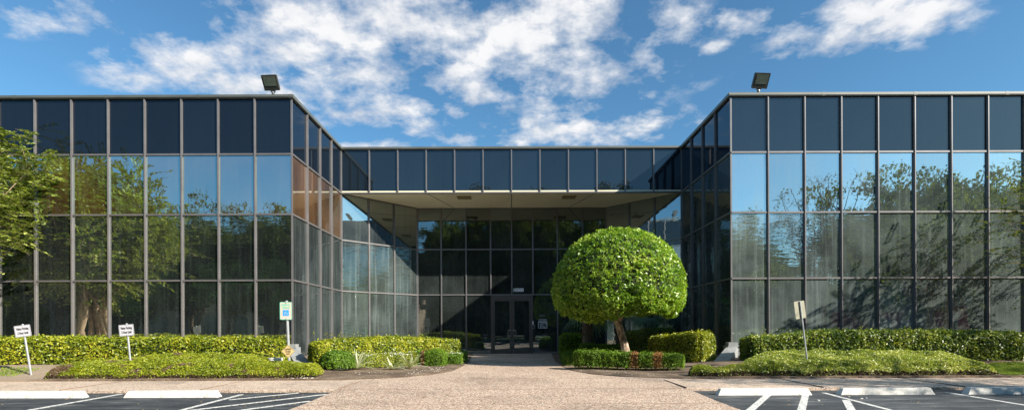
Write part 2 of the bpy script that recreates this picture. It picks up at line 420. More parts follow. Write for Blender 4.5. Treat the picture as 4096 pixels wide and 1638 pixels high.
wheel_stop(5.0, 'white concrete wheel stop beside the walkway, left end above the wide diagonal stripes', 0)
wheel_stop(7.43, 'white concrete wheel stop in the middle of the three on the right', -.006)
wheel_stop(9.95, 'white concrete wheel stop cut off by the right edge', -.003)

# ------------------------------------------------------------------ building
U = .01326
XW, ZF, ZM, ZB, XD = 7.32, 16.9, 21.78, 24.54, 4.56
ROWS = [.06, 2.84, 5.03, 7.03, 8.88]
bld = thing('office_building', 'two-storey office building clad in dark mirror glass with a recessed entrance', 'building', (0, 24.5, 0))
inv = Matrix.Translation((0, -24.5, 0))
def part(mb, name, mat, parent=None, **k):
    o = mb.build(name, mat, parent or bld)
    if parent is None: o.matrix_parent_inverse = inv
    return o
G = {
 'span_l': glass('spandrel_glass', .05, (.95, 1, 1.05), (.006, .010, .018), .003, .006, 0),
 'span_r': glass('spandrel_glass_lighter', .075, (.95, 1, 1.05), (.008, .014, .022), .006, .006, 0),
 'L3': glass('mirror_glass_brown_film', .58, (.70, .96, 1.), film=(.085, .044, .008), dust=.02, streak=.05, wavy=.0006),
 'L2': glass('mirror_glass_left', .54, (.92, .97, .95), dust=.02, streak=.04, wavy=.002),
 'L1': glass('mirror_glass_left_low', .62, (.95, .97, .92), dust=.02, streak=.04, wavy=.001),
 'R3': glass('mirror_glass_right_upper', .56, (.86, .97, 1.), dust=.12, streak=.10, wavy=.0004),
 'R2': glass('mirror_glass_right_wavy', .50, (.88, .98, 1.), dust=.17, streak=.14, wavy=.003),
 'R1': glass('mirror_glass_right_low', .42, (.92, .98, .97), dust=.23, streak=.16, wavy=.001),
 'SL3': glass('side_glass_brown', .36, (.85, .95, 1.), film=(.105, .050, .020), dust=.02, streak=.05, wavy=.0006),
 'SL': glass('side_glass', .20, (.88, .98, 1.), dust=.05, streak=.12, wavy=.003),
 'SR': glass('side_glass_dark', .34, (.9, .98, 1.), dust=.05, streak=.1, wavy=.004),
 'D3': glass('diagonal_glass_upper', .45, (.85, .97, 1.), dust=.07, streak=.08, wavy=.0),
 'D2': glass('diagonal_glass', .52, (.78, 1., .98), dust=.12, streak=.18, wavy=.004),
 'DR': glass('diagonal_glass_right', .42, (.8, .95, 1.), dust=.05, streak=.06, wavy=.0015),
 'B': glass('entrance_glass', .24, (.82, .95, 1.), (.003, .004, .005), dust=.055, streak=.03, wavy=.0008),
}
panes = []   # (visible size, builder, name, mat)
def wall(P0, P1, edges, rows, mats, mull=True, endposts=(False, False), name_row4='spandrel_panel', mw=.064, proud=.055, skip=(), mmat='metal'):
    """one face of the curtain wall: panes between edges (metres along the wall) and rows (heights)"""
    P0 = Vector((*P0, 0)); P1 = Vector((*P1, 0)); d = (P1-P0).normalized(); n = Vector((d.y, -d.x, 0))   # outward normal, facing the camera
    T = Matrix(((d.x, n.x, 0, P0.x), (d.y, n.y, 0, P0.y), (0, 0, 1, 0), (0, 0, 0, 1)))
    def tb(mb, *a): mb.box(*a, T=T)
    Lw = (P1-P0).length
    for i in range(len(edges)-1):
        for r in range(len(rows)-1):
            if (i, r) in skip: continue
            mb = MB(); tb(mb, edges[i]+.003, edges[i+1]-.003, -.03, 0, rows[r]+.003, rows[r+1]-.003)
            # a hair of tilt so each pane mirrors its own piece of the world
            rng = random.Random(hash((round(P0.x*10), round(P0.y*10), i, r)) & 0xffff)
            ta, tz = rng.uniform(-.0025, .0025), rng.uniform(-.002, .002)
            xm, zm = (edges[i]+edges[i+1])/2, (rows[r]+rows[r+1])/2
            v = mb.V[0]
            for k in range(len(v)):
                p = T.inverted() @ Vector(v[k]); p.y += (p.x-xm)*ta+(p.z-zm)*tz; v[k] = T @ p
            c = T @ Vector((xm, 0, zm))
            span = rows[r] > 6.9
            vis = abs(c.x/c.y) < 1.03
            area = abs(edges[i+1]-edges[i])*(rows[r+1]-rows[r])/c.y**2*abs((Vector((0, 0, 1.2))-c).normalized().dot(n))*(1 if vis else .02)
            mt = mats[r] if isinstance(mats, (list, tuple)) else mats
            panes.append((area, mb, 'spandrel_panel' if span else 'window_pane', mt))
    if mull:
        for i, e in enumerate(edges):
            if (i == 0 and not endposts[0]) or (i == len(edges)-1 and not endposts[1]): continue
            lo = rows[0]
            if any((i, 0) == s or (i-1, 0) == s for s in skip): lo = rows[1]
            mb = MB(); tb(mb, e-mw/2, e+mw/2, -.025, proud, lo-.02, rows[-1]); tb(mb, e-mw/6, e+mw/6, proud-.001, proud+.014, lo-.02, rows[-1])
            part(mb, 'mullion', M[mmat])
    for r, h in enumerate(rows):
        if r == len(rows)-1 and h > 8: continue
        mb = MB(); x0, x1 = .0, Lw
        if r == 0 and skip:
            a = edges[min(s[0] for s in skip)]; b = edges[max(s[0] for s in skip)+1]
            tb(mb, 0, a, -.024, proud-.012, h-.05, h+.03); tb(mb, b, Lw, -.024, proud-.012, h-.05, h+.03)
        else: tb(mb, 0, Lw, -.024, proud-.012, h-.029, h+.029)
        part(mb, 'transom', M[mmat])
    return T
NB = 10
w_e = [i*1.22 for i in range(NB+1)]
wall((-XW-1.22*NB, ZF), (-XW, ZF), w_e, ROWS, [G['L1'], G['L2'], G['L3'], G['span_l']])
wall((XW, ZF), (XW+1.22*NB, ZF), w_e, ROWS, [G['R1'], G['R2'], G['R3'], G['span_r']])
s_e = [i*1.22 for i in range(5)]
wall((-XW, ZF), (-XW, ZM), s_e, ROWS, [G['SL'], G['SL'], G['SL3'], G['span_l']])
wall((XW, ZM), (XW, ZF), s_e, ROWS, [G['SR'], G['SR'], G['SR'], G['span_l']])
dl = math.hypot(XW-XD, ZB-ZM); d_e = [dl*i/3 for i in range(4)]
wall((-XW, ZM), (-XD, ZB), d_e, ROWS[:4], [G['D2'], G['D2'], G['D3']])
wall((XD, ZB), (XW, ZM), d_e, ROWS[:4], [G['DR'], G['DR'], G['DR']])
wall((-XW, ZM), (XW, ZM), [i*1.22 for i in range(13)], [7.03, 8.88], [G['span_r']])
b_x = [-4.56, -3.41, -2.21, -1.02, 0, 1.02, 2.21, 3.43, 4.56]
wall((-XD, ZB), (XD, ZB), [x+4.56 for x in b_x], ROWS[:4], G['B'], skip=((3, 0), (4, 0)), mw=.07, proud=.05)
# the hundred that show largest are parts of their own, the rest is one
wp = sorted([p for p in panes if p[2] == 'window_pane'], key=lambda p: -p[0])
for a, mb, nm, mt in [p for p in panes if p[2] == 'spandrel_panel']: part(mb, nm, mt)
for a, mb, nm, mt in wp[:100]: part(mb, nm, mt)
rest = MB(); mats = []
for a, mb, nm, mt in wp[100:]:
    if mt not in mats: mats.append(mt)
    rest.quads(mb.V[0], mb.Q[0], mats.index(mt))
o = part(rest, 'window_panes', mats); o['kind'] = 'stuff'
# corner posts
for x, z, r in ((-XW, ZF, .026), (XW, ZF, .026), (-XW, ZM, .045), (XW, ZM, .045), (-XD, ZB, .04), (XD, ZB, .04)):
    mb = MB(); top = 8.87 if z < 24 else 7.0
    mb.box(x-r, x+r, z-r, z+r, -.02, top); part(mb, 'corner_post', M['metal'])
# coping
def coping(outline_pts):
    for (a, b, ext0, ext1) in outline_pts:
        A = Vector((*a, 0)); B = Vector((*b, 0)); d = (B-A).normalized(); n = Vector((d.y, -d.x, 0))
        T = Matrix(((d.x, n.x, 0, A.x), (d.y, n.y, 0, A.y), (0, 0, 1, 0), (0, 0, 0, 1)))
        mb = MB(); Lw = (B-A).length
        mb.box(-ext0, Lw+ext1, -.35, .09, 8.885, 8.99, T=T); mb.box(-ext0+.01, Lw+ext1-.01, -.02, .105, 8.905, 8.925, T=T)
        for k in range(1, int(Lw/3.05)+1): mb.box(k*3.05-.06, k*3.05+.06, -.02, .094, 8.882, 8.994, T=T)
        part(mb, 'coping', M['coping'])
coping([((-XW-1.22*NB, ZF), (-XW, ZF), 0, .09), ((XW, ZF), (XW+1.22*NB, ZF), .09, 0)])
for s in (-1, 1):
    mb = MB(); x0, x1 = sorted((s*(XW-.088), s*(XW+.35))); mb.box(x0, x1, ZF+.352, ZM-.092, 8.884, 8.989); part(mb, 'coping', M['coping'])
mb = MB(); mb.box(-XW-.3, XW+.3, ZM-.09, ZM+.35, 8.883, 8.988); mb.box(-XW+.09, XW-.09, ZM-.105, ZM, 8.905, 8.925); part(mb, 'coping', M['coping'])
mb = MB()
for x0, x1, y0 in ((-19.5, -XW-.06, ZF+.06), (XW+.06, 19.5, ZF+.06), (-XW-.06, XW+.06, ZM+.06)): mb.box(x0, x1, y0, 44, 8.6, 8.8)
part(mb, 'roof', M['roof'])
mb = MB()
for x0, x1 in ((-19.55, -19.5), (19.5, 19.55)): mb.box(x0, x1, ZF-.02, 44, 0, 8.87)
mb.box(-19.5, 19.5, 44.0, 44.05, 0, 8.87); part(mb, 'end_wall', M['dark_metal'])
# soffit with joints and vents
sof = MB(); y0, y1 = ZM-.02, ZB
sof.prism([(-XW, y0), (XW, y0), (XD-.01, y1), (-XD+.01, y1)], 7.03, 7.12)
sof_o = part(sof, 'soffit', M['soffit'])
for xa, xb in ((-3.65, -2.75), (0., 0.), (3.65, 2.75)):
    mb = MB(); mb.prism([(xa-.015, y0+.05), (xa+.015, y0+.05), (xb+.015, y1-.02), (xb-.015, y1-.02)], 7.022, 7.0335); c = mb.build('soffit_joint', M['dark_metal'], sof_o)
for xc in (-2.1, 2.55):
    mb = MB(); mb.box(xc-.31, xc+.31, 22.25, 22.75, 6.995, 7.031)
    for k in range(7): mb.box(xc-.27, xc+.27, 22.29+k*.062, 22.32+k*.062, 6.985, 6.996)
    mb.build('ceiling_vent', M['vent'], sof_o)
mb = MB(); mb.box(-XW, XW, ZM-.07, ZM+.0, 6.985, 7.005); part(mb, 'drip_edge', M['dark_metal'])
# entrance doors
df = MB()
Y = ZB
df.box(-1.02, -.94, Y-.11, Y+.02, 0, 2.80); df.box(.94, 1.02, Y-.11, Y+.02, 0, 2.80); df.box(-.939, .939, Y-.105, Y+.02, 2.66, 2.80); df.box(-.939, .939, Y-.12, Y+.02, -.02, .02)
door_frame = part(df, 'door_frame', M['dark_metal'])
for s in (-1, 1):
    mb = MB(); a, b = (s*.012, s*.932); x0, x1 = min(a, b), max(a, b)
    mb.box(x0, x0+.105, Y-.09, Y-.04, .025, 2.65); mb.box(x1-.105, x1, Y-.09, Y-.04, .025, 2.65)
    mb.box(x0+.105, x1-.105, Y-.089, Y-.041, .025, .20); mb.box(x0+.105, x1-.105, Y-.089, Y-.041, 2.53, 2.65)
    d = part(mb, 'door', M['dark_metal'])
    gm = MB(); gm.box(x0+.105, x1-.105, Y-.07, Y-.06, .20, 2.53); gm.build('door_glass', G['B'], d)
    hm = MB(); xh = s*.055; xe = s*.19
    hm.tube([(xh, Y-.09, 1.12), (xh, Y-.15, 1.12), (xe-.03*s, Y-.155, 1.12), (xe, Y-.155, 1.09), (xe, Y-.155, .88), (xe-.03*s, Y-.155, .85), (xh, Y-.15, .85), (xh, Y-.09, .85)], .013, 8)
    hm.build('door_handle', M['chrome'], d)
    pm = MB(); pm.box(x0+.40*0+(.02 if s > 0 else .86-.08), x0+.08+(.02 if s > 0 else .86-.08), Y-.094, Y-.0895, .13, .15); pm.build('door_plate', M['chrome'], d)
# house number, window decals, card reader
def facing(x, y, z): return Matrix.Translation((x, y, z)) @ Matrix.Rotation(PI/2, 4, 'X')
def ptext(name, s, size, x, z, mat='white_vinyl', sx=1., bold=0.):
    o = text(name, s, size, M[mat], bld, facing(x, ZB-.012, z), sx, bold); o.matrix_parent_inverse = inv; return o
ptext('house_number', '10500', .225, .31, 3.055, sx=.92, bold=.010)
xs_ = 1.47
ptext('window_lettering', 'SOLAR', .075, xs_, 1.83, 'grey_vinyl', 1.1, .002); ptext('window_lettering', 'NO SOLICITING', .04, xs_, 1.765, 'grey_vinyl', .9, .001)
ptext('window_lettering', 'NO SMOKING', .062, xs_+.02, 1.625, sx=.95, bold=.002); ptext('window_lettering', 'Entrance 300-371', .062, xs_+.02, 1.555, sx=1.0, bold=.002)
mb = MB()
def ring_rect(mb, xc, zc, w, h, t, y0, y1, m=0):
    mb.box(xc-w/2, xc+w/2, y0, y1, zc+h/2-t, zc+h/2, m); mb.box(xc-w/2, xc+w/2, y0, y1, zc-h/2, zc-h/2+t, m)
    mb.box(xc-w/2, xc-w/2+t, y0, y1, zc-h/2+t, zc+h/2-t, m); mb.box(xc+w/2-t, xc+w/2, y0, y1, zc-h/2+t, zc+h/2-t, m)
ring_rect(mb, xs_+.01, 1.36, .44, .30, .022, ZB-.012, ZB-.006); part(mb, 'window_sticker', M['white_vinyl'])
for k, (s_, z_) in enumerate((('This is a', 1.465), ('Smoke-Free', 1.42), ('Building', 1.372), ('Thank You For', 1.315), ('Not Smoking', 1.267))):
    ptext('sticker_lettering', s_, .05, xs_-.03 if k < 3 else xs_+.01, z_, sx=1., bold=.001)
mb = MB(); mb.tube([(xs_+.15+.035*math.cos(t), ZB-.01, 1.45+.035*math.sin(t)) for t in np.linspace(0, 2*PI, 17)], .005, 4, cap=False); mb.tube([(xs_+.125, ZB-.01, 1.475), (xs_+.175, ZB-.01, 1.425)], .005, 4); part(mb, 'sticker_symbol', M['white_vinyl'])
mb = MB(); mb.box(.965, 1.10, Y-.16, Y-.115, 1.20, 1.37); mb.box(.985, 1.08, Y-.163, Y-.158, 1.22, 1.35, 1); part(mb, 'card_reader', [M['grey_vinyl'], M['sign_black']])
mb = MB(); mb.box(.985, 1.035, Y-.15, Y-.115, 1.40, 1.56); part(mb, 'door_buzzer', M['white_vinyl'])
# foundation strip and sloped corner footings
mb = MB()
for s in (-1, 1):
    x0, x1 = sorted((s*(XW+.10), s*19.5)); mb.box(x0, x1, ZF-.05, ZF+.12, -.3, .05)
part(mb, 'foundation', M['concrete'])
for s in (-1, 1):
    mb = MB(); a, b = sorted((s*7.02, s*7.42))
    mb.box(a, b, ZF-.42, ZF-.062, -.1, .62); mb.box(a+.05, b-.05, ZF-.36, ZF-.10, .62, .72)
    # sloping kerb running down towards the walkway
    P = [(s*7.38, ZF-.35, .60), (s*7.05, ZF-.30, .60), (s*6.05, 15.3, .16), (s*6.45, 15.1, .16)]
    V = [p for p in P]+[(p[0], p[1], p[2]-.7) for p in P]
    fs = [(0, 1, 2, 3), (7, 6, 5, 4), (0, 4, 5, 1), (1, 5, 6, 2), (2, 6, 7, 3), (3, 7, 4, 0)]
    mb.quads(V, fs if s < 0 else [f[::-1] for f in fs])
    part(mb, 'corner_footing', M['concrete'])

# roof floodlights
def flood(x, rz, tilt, label, roll=0):
    t = thing('floodlight', label, 'floodlight', (x, 17.25, 8.95), (0, 0, rz), 'floodlights on the roof edge'); t.scale = (.84, .84, .84)
    mb = MB(); mb.tube([(0, 0, 0), (0, 0, .36)], .05, 10); mb.box(-.07, .07, -.07, .07, 0, .06); mb.build('stem', M['lamp_body'], t)
    mb = MB(); mb.tube([(0, -.0, .34), (0, 0, .46)], .065, 10); mb.tube([(-.09, 0, .42), (.09, 0, .42)], .045, 8); mb.build('knuckle', M['steel'], t)
    T = Matrix.Translation((0, 0, .45)) @ Matrix.Rotation(roll, 4, 'Y') @ Matrix.Rotation(tilt, 4, 'X')
    mb = MB()
    out = [(-.29, 0), (.29, 0), (.30, .02), (.30, .55), (.28, .57), (-.28, .57), (-.30, .55), (-.30, .02)]
    T2 = T @ Matrix.Rotation(PI/2, 4, 'X')
    mb.prism(out, .0, .10, T=T2)                    # front door frame (towards -Y)
    back = [(-.26, .03), (.26, .03), (.26, .54), (-.26, .54)]
    mb.prism(back, -.13, .001, T=T2)
    for k in range(7): mb.prism([(-.25, .08+k*.065), (.25, .08+k*.065), (.25, .095+k*.065), (-.25, .095+k*.065)], -.16, -.129, T=T2)
    h = mb.build('lamp_head', M['lamp_body'], t)
    mb = MB(); mb.prism([(-.235, .17), (.235, .17), (.235, .52), (-.235, .52)], .1, .112, T=T2); mb.build('lens', M['lamp_lens'], h)
flood(-8.10, 0, R(32), 'grey square floodlight on the roof edge of the left wing', R(-2))
flood(8.42, 0, R(32), 'grey square floodlight on the roof edge of the right wing', R(2))

# ------------------------------------------------------------------ signs
def rounded(w, h, r, n=5):
    pts = []
    for cx, cy, a0 in ((w/2-r, h/2-r, 0), (-w/2+r, h/2-r, 90), (-w/2+r, -h/2+r, 180), (w/2-r, -h/2+r, 270)):
        for k in range(n+1):
            a = R(a0+90*k/n); pts.append((cx+r*math.cos(a), cy+r*math.sin(a)))
    return pts
def post_thing(label, cat, x, z, lean, yaw, name, group=None, pitch=0.):
    return thing(name, label, cat, (x, z, ground(x, z)-.02), (pitch, lean, yaw), group)
RX = Matrix.Rotation(PI/2, 4, 'X')   # local XY plane -> facing -Y
def panel_T(x, y, z, rz=0, ry=0): return Matrix.Translation((x, y, z)) @ Matrix.Rotation(rz, 4, 'Z') @ Matrix.Rotation(ry, 4, 'Y') @ RX
def u_post(mb, h):
    mb.box(-.022, .022, -.004, .002, 0, h); mb.box(-.024, -.018, -.018, -.004, 0, h); mb.box(.018, .024, -.018, -.004, 0, h)
def visitor_sign(x, z, lean, yaw, label, ht):
    t = post_thing(label, 'parking sign', x, z, lean, yaw, 'parking_sign', 'leaning visitor parking signs')
    mb = MB(); mb.tube([(0, 0, -.1), (0, 0, ht)], .025, 10); mb.build('post', M['steel'], t)
    zc = ht-.18; T = panel_T(0, -.034, zc)
    mb = MB(); mb.prism(rounded(.36, .30, .02), 0, .004, T=T); p = mb.build('sign_panel', M['sign_white'], t)
    mb = MB(); o = rounded(.345, .285, .017); i = rounded(.335, .275, .013); n = len(o)
    V = [tuple(T @ Vector((a, b, .0055))) for a, b in o]+[tuple(T @ Vector((a, b, .0055))) for a, b in i]
    mb.quads(V, [(k, (k+1) % n, (k+1) % n+n, k+n) for k in range(n)]); mb.build('sign_border', M['sign_black'], p)
    text('sign_lettering', 'Visitor Parking', .088, M['sign_black'], p, T @ Matrix.Translation((0, .055, .0055)), .52, .003, .001)
    text('sign_lettering', '2 Hour Limit', .088, M['sign_black'], p, T @ Matrix.Translation((0, -.055, .0055)), .52, .003, .001)
    mb = MB()
    for zz in (zc+.125, zc-.125): mb.tube([(0, -.036, zz), (0, -.043, zz)], .008, 8)
    mb.build('bolt', M['steel'], p)
visitor_sign(-12.62, 13.3, R(-8), R(12), 'white visitor parking sign leaning left on bare soil, leftmost in view', 1.36)
visitor_sign(-10.1, 13.45, R(-5), R(8), 'white visitor parking sign rising from the ground cover, second from the left', 1.33)
# reserved parking sign with slippery-when-wet diamond on the same post
t = post_thing('reserved parking sign with blue wheelchair symbol on a grey post, yellow diamond below', 'parking sign', -5.86, 13.35, R(-2.2), R(4), 'parking_sign')
mb = MB(); mb.tube([(0, 0, -.1), (0, 0, 1.95)], .036, 12); mb.build('post', M['steel'], t)
T = panel_T(-.01, -.045, 1.68, 0, R(2))
W_, H_ = .31, .465
mb = MB(); mb.prism(rounded(W_, H_, .03), 0, .004, T=T); p = mb.build('sign_panel', M['sign_cream'], t)
mb = MB(); o = rounded(W_-.004, H_-.004, .028); i = rounded(W_-.03, H_-.03, .018); n = len(o)
mb.quads([tuple(T @ Vector((a, b, .0055))) for a, b in o]+[tuple(T @ Vector((a, b, .0055))) for a, b in i], [(k, (k+1) % n, (k+1) % n+n, k+n) for k in range(n)]); mb.build('sign_border', M['sign_green'], p)
text('sign_lettering', 'RESERVED', .072, M['sign_green'], p, T @ Matrix.Translation((0, .15, .0055)), .68, .002, .001)
text('sign_lettering', 'PARKING', .072, M['sign_green'], p, T @ Matrix.Translation((0, .077, .0055)), .68, .002, .001)
mb = MB(); mb.prism([(a, b-.055) for a, b in rounded(.155, .155, .012)], .003, .0062, T=T); mb.build('symbol_square', M['sign_blue'], p)
mb = MB()
def ln(pts, w): mb.tube([T @ Vector((a, b-.055, .0075)) for a, b in pts], w, 5)
ln([(-.018, .052), (-.018, .056)], .011); ln([(-.018, .04), (-.014, 0), (.024, 0), (.040, -.034), (.052, -.03)], .0045); ln([(-.015, .022), (.018, .022)], .004)
ln([(-.006+.036*math.cos(a), -.018+.036*math.sin(a)) for a in np.linspace(R(125), R(350), 14)], .004)
mb.build('wheelchair_symbol', M['sign_white'], p)
mb = MB()
for b in (.205, -.205): mb.tube([T @ Vector((0, b, .004)), T @ Vector((0, b, .012))], .009, 8)
mb.build('bolt', M['rust'], p)
T = panel_T(.0, -.045, .62, 0, R(1))
mb = MB(); w = .178; mb.prism([(0, -w), (w, 0), (0, w), (-w, 0)], 0, .004, T=T); p2 = mb.build('diamond_panel', M['sign_yellow'], t)
mb = MB(); o = [(0, -w+.010), (w-.010, 0), (0, w-.010), (-w+.010, 0)]; i = [(0, -w+.018), (w-.018, 0), (0, w-.018), (-w+.018, 0)]
mb.quads([tuple(T @ Vector((a, b, .0055))) for a, b in o+i], [(k, (k+1) % 4, (k+1) % 4+4, k+4) for k in range(4)]); mb.build('sign_border', M['sign_black'], p2)
for s_, b in (('SLIPPERY', .05), ('WHEN', -.012), ('WET', -.074)):
    text('sign_lettering', s_, .062, M['sign_black'], p2, T @ Matrix.Translation((0, b, .0055)), .72, .0015, .001)
# sign seen from the back on the right
t = post_thing('beige back of a leaning rectangular sign on a metal post in the right ground cover', 'sign', 7.75, 13.25, R(-6.5), R(200), 'parking_sign')
t.rotation_euler = (0, 0, 0)
t.matrix_world = Matrix.Translation(t.location) @ Matrix.Rotation(R(-6.8), 4, 'Y') @ Matrix.Rotation(R(22), 4, 'Z')
mb = MB(); mb.tube([(0, 0, -.1), (0, 0, 1.88)], .021, 12); mb.build('post', M['steel'], t)
T = Matrix.Translation((0, .024, 1.66)) @ RX
mb = MB(); mb.prism(rounded(.38, .46, .035), -.004, 0, T=T); mb.build('sign_panel', M['sign_back'], t)

# ------------------------------------------------------------------ hedges
def hedge(name, label, cat, pts, width, heights, mat, leaf=.055, dens=2300, seed=0, brown=(), base=None, e=.30, group=None, clear=.0, bumpy=.035, lifts=0., flowers=0):
    rng = np.random.default_rng(seed)
    pts = np.array(pts, float); seg = np.linalg.norm(np.diff(pts, axis=0), axis=1); cum = np.concatenate([[0], np.cumsum(seg)]); Lp = cum[-1]
    def at(s):
        x = np.interp(s, cum, pts[:, 0]); y = np.interp(s, cum, pts[:, 1])
        d = .25; x1 = np.interp(np.clip(s+d, 0, Lp), cum, pts[:, 0]); y1 = np.interp(np.clip(s+d, 0, Lp), cum, pts[:, 1])
        x0 = np.interp(np.clip(s-d, 0, Lp), cum, pts[:, 0]); y0 = np.interp(np.clip(s-d, 0, Lp), cum, pts[:, 1])
        tx, ty = x1-x0, y1-y0; l = np.hypot(tx, ty); return x, y, tx/l, ty/l
    hh = np.array(heights, float); hs = np.linspace(0, Lp, len(hh))
    gs = np.linspace(0, Lp, 60); gx, gy, _, _ = at(gs)
    gh = np.array([ground(a, b) if base is None else base for a, b in zip(gx, gy)])
    th = np.linspace(0, PI, 90)
    cu, cv = np.sign(np.cos(th))*np.abs(np.cos(th))**e, np.abs(np.sin(th))**e
    def surf(s, k):   # k: 0..1 along cross-section perimeter; returns pos, normal
        h = np.interp(s, hs, hh); w = width/2
        ed = np.minimum(s, Lp-s); sc = 1-.35*np.clip(1-ed/.18, 0, 1)**2
        P = np.concatenate([[0], np.cumsum(np.hypot(np.diff(cu)*w, np.diff(cv)*np.mean(hh)))]); P /= P[-1]
        u = np.interp(k, P, cu)*w*sc; v_ = np.interp(k, P, cv)*h*(1-.12*np.clip(1-ed/.18, 0, 1)**2)
        k2 = np.clip(k+.01, 0, 1); k1 = np.clip(k-.01, 0, 1)
        du = (np.interp(k2, P, cu)-np.interp(k1, P, cu))*w; dv = (np.interp(k2, P, cv)-np.interp(k1, P, cv))*h
        nu, nv = dv, -du; l = np.hypot(nu, nv)+1e-9; nu, nv = nu/l, nv/l
        x, y, tx, ty = at(s)
        # lateral axis = (-ty... ) pointing to the right of travel
        lx, ly = ty, -tx
        Pn = np.stack([x+lx*u, y+ly*u, np.interp(s, gs, gh)+v_], 1); Nn = np.stack([lx*nu, ly*nu, nv], 1)
        return Pn, Nn
    A = Lp*(width+2*np.mean(hh)); n = int(A*dens)
    s = rng.random(n)*Lp; k = rng.random(n)
    P, Nn = surf(s, k)
    cen = np.stack([np.interp(s, gs, gx), np.interp(s, gs, gy), P[:, 2]*0+np.mean(gh)], 1)
    flip = np.sum(Nn*(P-cen), axis=1) < 0; Nn[flip] *= -1
    disp = bumpy*wob(P[:, 0]*2, P[:, 1]*2, P[:, 2]*2, 1.6)+bumpy*.6*wob(P[:, 0]*6, P[:, 1]*6, P[:, 2]*6, 1.3)-rng.exponential(.034, n)+(rng.random(n) < .03)*.06+.02*wob(P[:, 0]*15, P[:, 1]*15, P[:, 2]*15, 1.)
    P = P+Nn*disp[:, None]
    # end caps
    capP = []; capN = []
    for sgn, s0 in ((-1, 0.), (1, Lp)):
        m_ = int(width*np.mean(hh)*dens); u = (rng.random(m_)*2-1); v_ = rng.random(m_)
        ok = (np.abs(u)**(2/e) + v_**(2/e)) < 1; u, v_ = u[ok], v_[ok]
        x, y, tx, ty = at(np.full(len(u), s0)); h = np.interp(s0, hs, hh); lx, ly = ty, -tx
        capP.append(np.stack([x+lx*u*width/2*.66+sgn*tx*.02, y+ly*u*width/2*.66+sgn*ty*.02, np.interp(s0, gs, gh)+v_*h*.9], 1)+rng.normal(size=(len(u), 3))*.02)
        capN.append(np.stack([sgn*tx, sgn*ty, 0*tx+.2], 1))
    ends = [(0., len(capP[0])), (Lp, len(capP[1]))]
    s_all = np.concatenate([s, np.zeros(len(capP[0])), np.full(len(capP[1]), Lp)])
    P = np.concatenate([P]+capP); Nn = np.concatenate([Nn]+capN)
    g_all = np.interp(s_all, gs, gh)
    if lifts: 
        low = (P[:, 2]-g_all) < lifts*(.7+.6*wob(P[:, 0]*3, P[:, 1]*3)**2); keep = ~low | (rng.random(len(P)) < .12)
        P, Nn, s_all, g_all = P[keep], Nn[keep], s_all[keep], g_all[keep]
    mi = np.zeros(len(P), dtype=int)
    for a, b in brown:
        ss = s_all/Lp+.012*rng.normal(size=len(P)); mi[(ss > a) & (ss < b)] = 1
    mb = MB()
    for mm in (0, 1):
        sel = mi == mm; mb.leaves(P[sel], Nn[sel], leaf, rng, .55, .75, mm)
    if flowers:
        sel = (Nn[:, 2] > .5) & (rng.random(len(P)) < flowers) & (wob(P[:, 0]*2, P[:, 1]*2) > 0); mb.leaves(P[sel]+np.array([0, 0, .03]), Nn[sel], .04, rng, .9, .4, 3)
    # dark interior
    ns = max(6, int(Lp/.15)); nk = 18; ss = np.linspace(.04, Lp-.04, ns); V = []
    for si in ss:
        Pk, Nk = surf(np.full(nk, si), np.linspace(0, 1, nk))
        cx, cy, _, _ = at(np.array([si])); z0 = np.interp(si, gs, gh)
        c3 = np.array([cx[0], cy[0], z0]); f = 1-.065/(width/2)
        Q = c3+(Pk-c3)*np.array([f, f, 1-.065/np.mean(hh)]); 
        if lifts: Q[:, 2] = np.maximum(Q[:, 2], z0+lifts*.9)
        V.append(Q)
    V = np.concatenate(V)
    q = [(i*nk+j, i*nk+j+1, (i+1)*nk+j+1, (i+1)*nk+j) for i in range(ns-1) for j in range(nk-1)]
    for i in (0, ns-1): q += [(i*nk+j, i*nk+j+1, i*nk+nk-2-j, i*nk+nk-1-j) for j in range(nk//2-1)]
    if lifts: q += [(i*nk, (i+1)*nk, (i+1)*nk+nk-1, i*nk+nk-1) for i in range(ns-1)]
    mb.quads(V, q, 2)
    if lifts:
        for si in np.arange(.12, Lp, .28):
            x, y, tx, ty = at(np.array([si])); z0 = float(np.interp(si, gs, gh))
            for r_ in range(2):
                a = rng.uniform(-.1, .1); mb.tube([(x[0]+a*.4, y[0]+a*.3, z0-.03), (x[0]+a, y[0]+a*.5, z0+lifts+.08)], [.014, .009], 5, 4)
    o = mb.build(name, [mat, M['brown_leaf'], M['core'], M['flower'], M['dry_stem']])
    return tag(o, label, cat, group)
H = M['hedge']; HR = M['hedge_right']; BX = M['box']
GH = 'tall clipped hedges against the building'; GL = 'low clipped box hedges'
hedge('clipped_hedge', 'long tall yellow-green hedge under the windows of the left wing', 'hedge', [(-18.5, 14.85), (-14, 14.85), (-10, 14.95), (-6.75, 15.05)], .95, [.74, .70, .74, .78, .72, .74, .72, .70], H, .075, 1250, 1, group=GH)
hedge('clipped_hedge', 'tall rounded hedge between the left corner footing and the entrance walkway', 'hedge', [(-6.05, 15.35), (-4.9, 16.2), (-3.6, 17.4), (-2.05, 18.6)], 1.0, [.66, .78, .88, .93, .90, .84, .80], H, .070, 1700, 2, group=GH)
hedge('clipped_hedge', 'long tall glossy hedge under the windows of the right wing', 'hedge', [(6.95, 15.15), (9, 15.05), (12, 14.95), (14.75, 14.85)], .95, [.70, .74, .86, .86, .84, .86, .82, .80], HR, .072, 1450, 3, group=GH)
hedge('clipped_hedge', 'short stretch of tall hedge at the right edge of the photo, past the long hedge', 'hedge', [(15.2, 14.6), (18.5, 14.6)], .95, [.78, .78, .78], HR, .072, 1200, 4, group=GH)
hedge('clipped_hedge', 'bright sunlit hedge beside the sloped footing right of the topiary tree', 'hedge', [(6.1, 15.75), (5.5, 16.6), (4.95, 17.5)], 1.0, [.92, .90, .86, .84], H, .062, 2000, 5, group=GH)
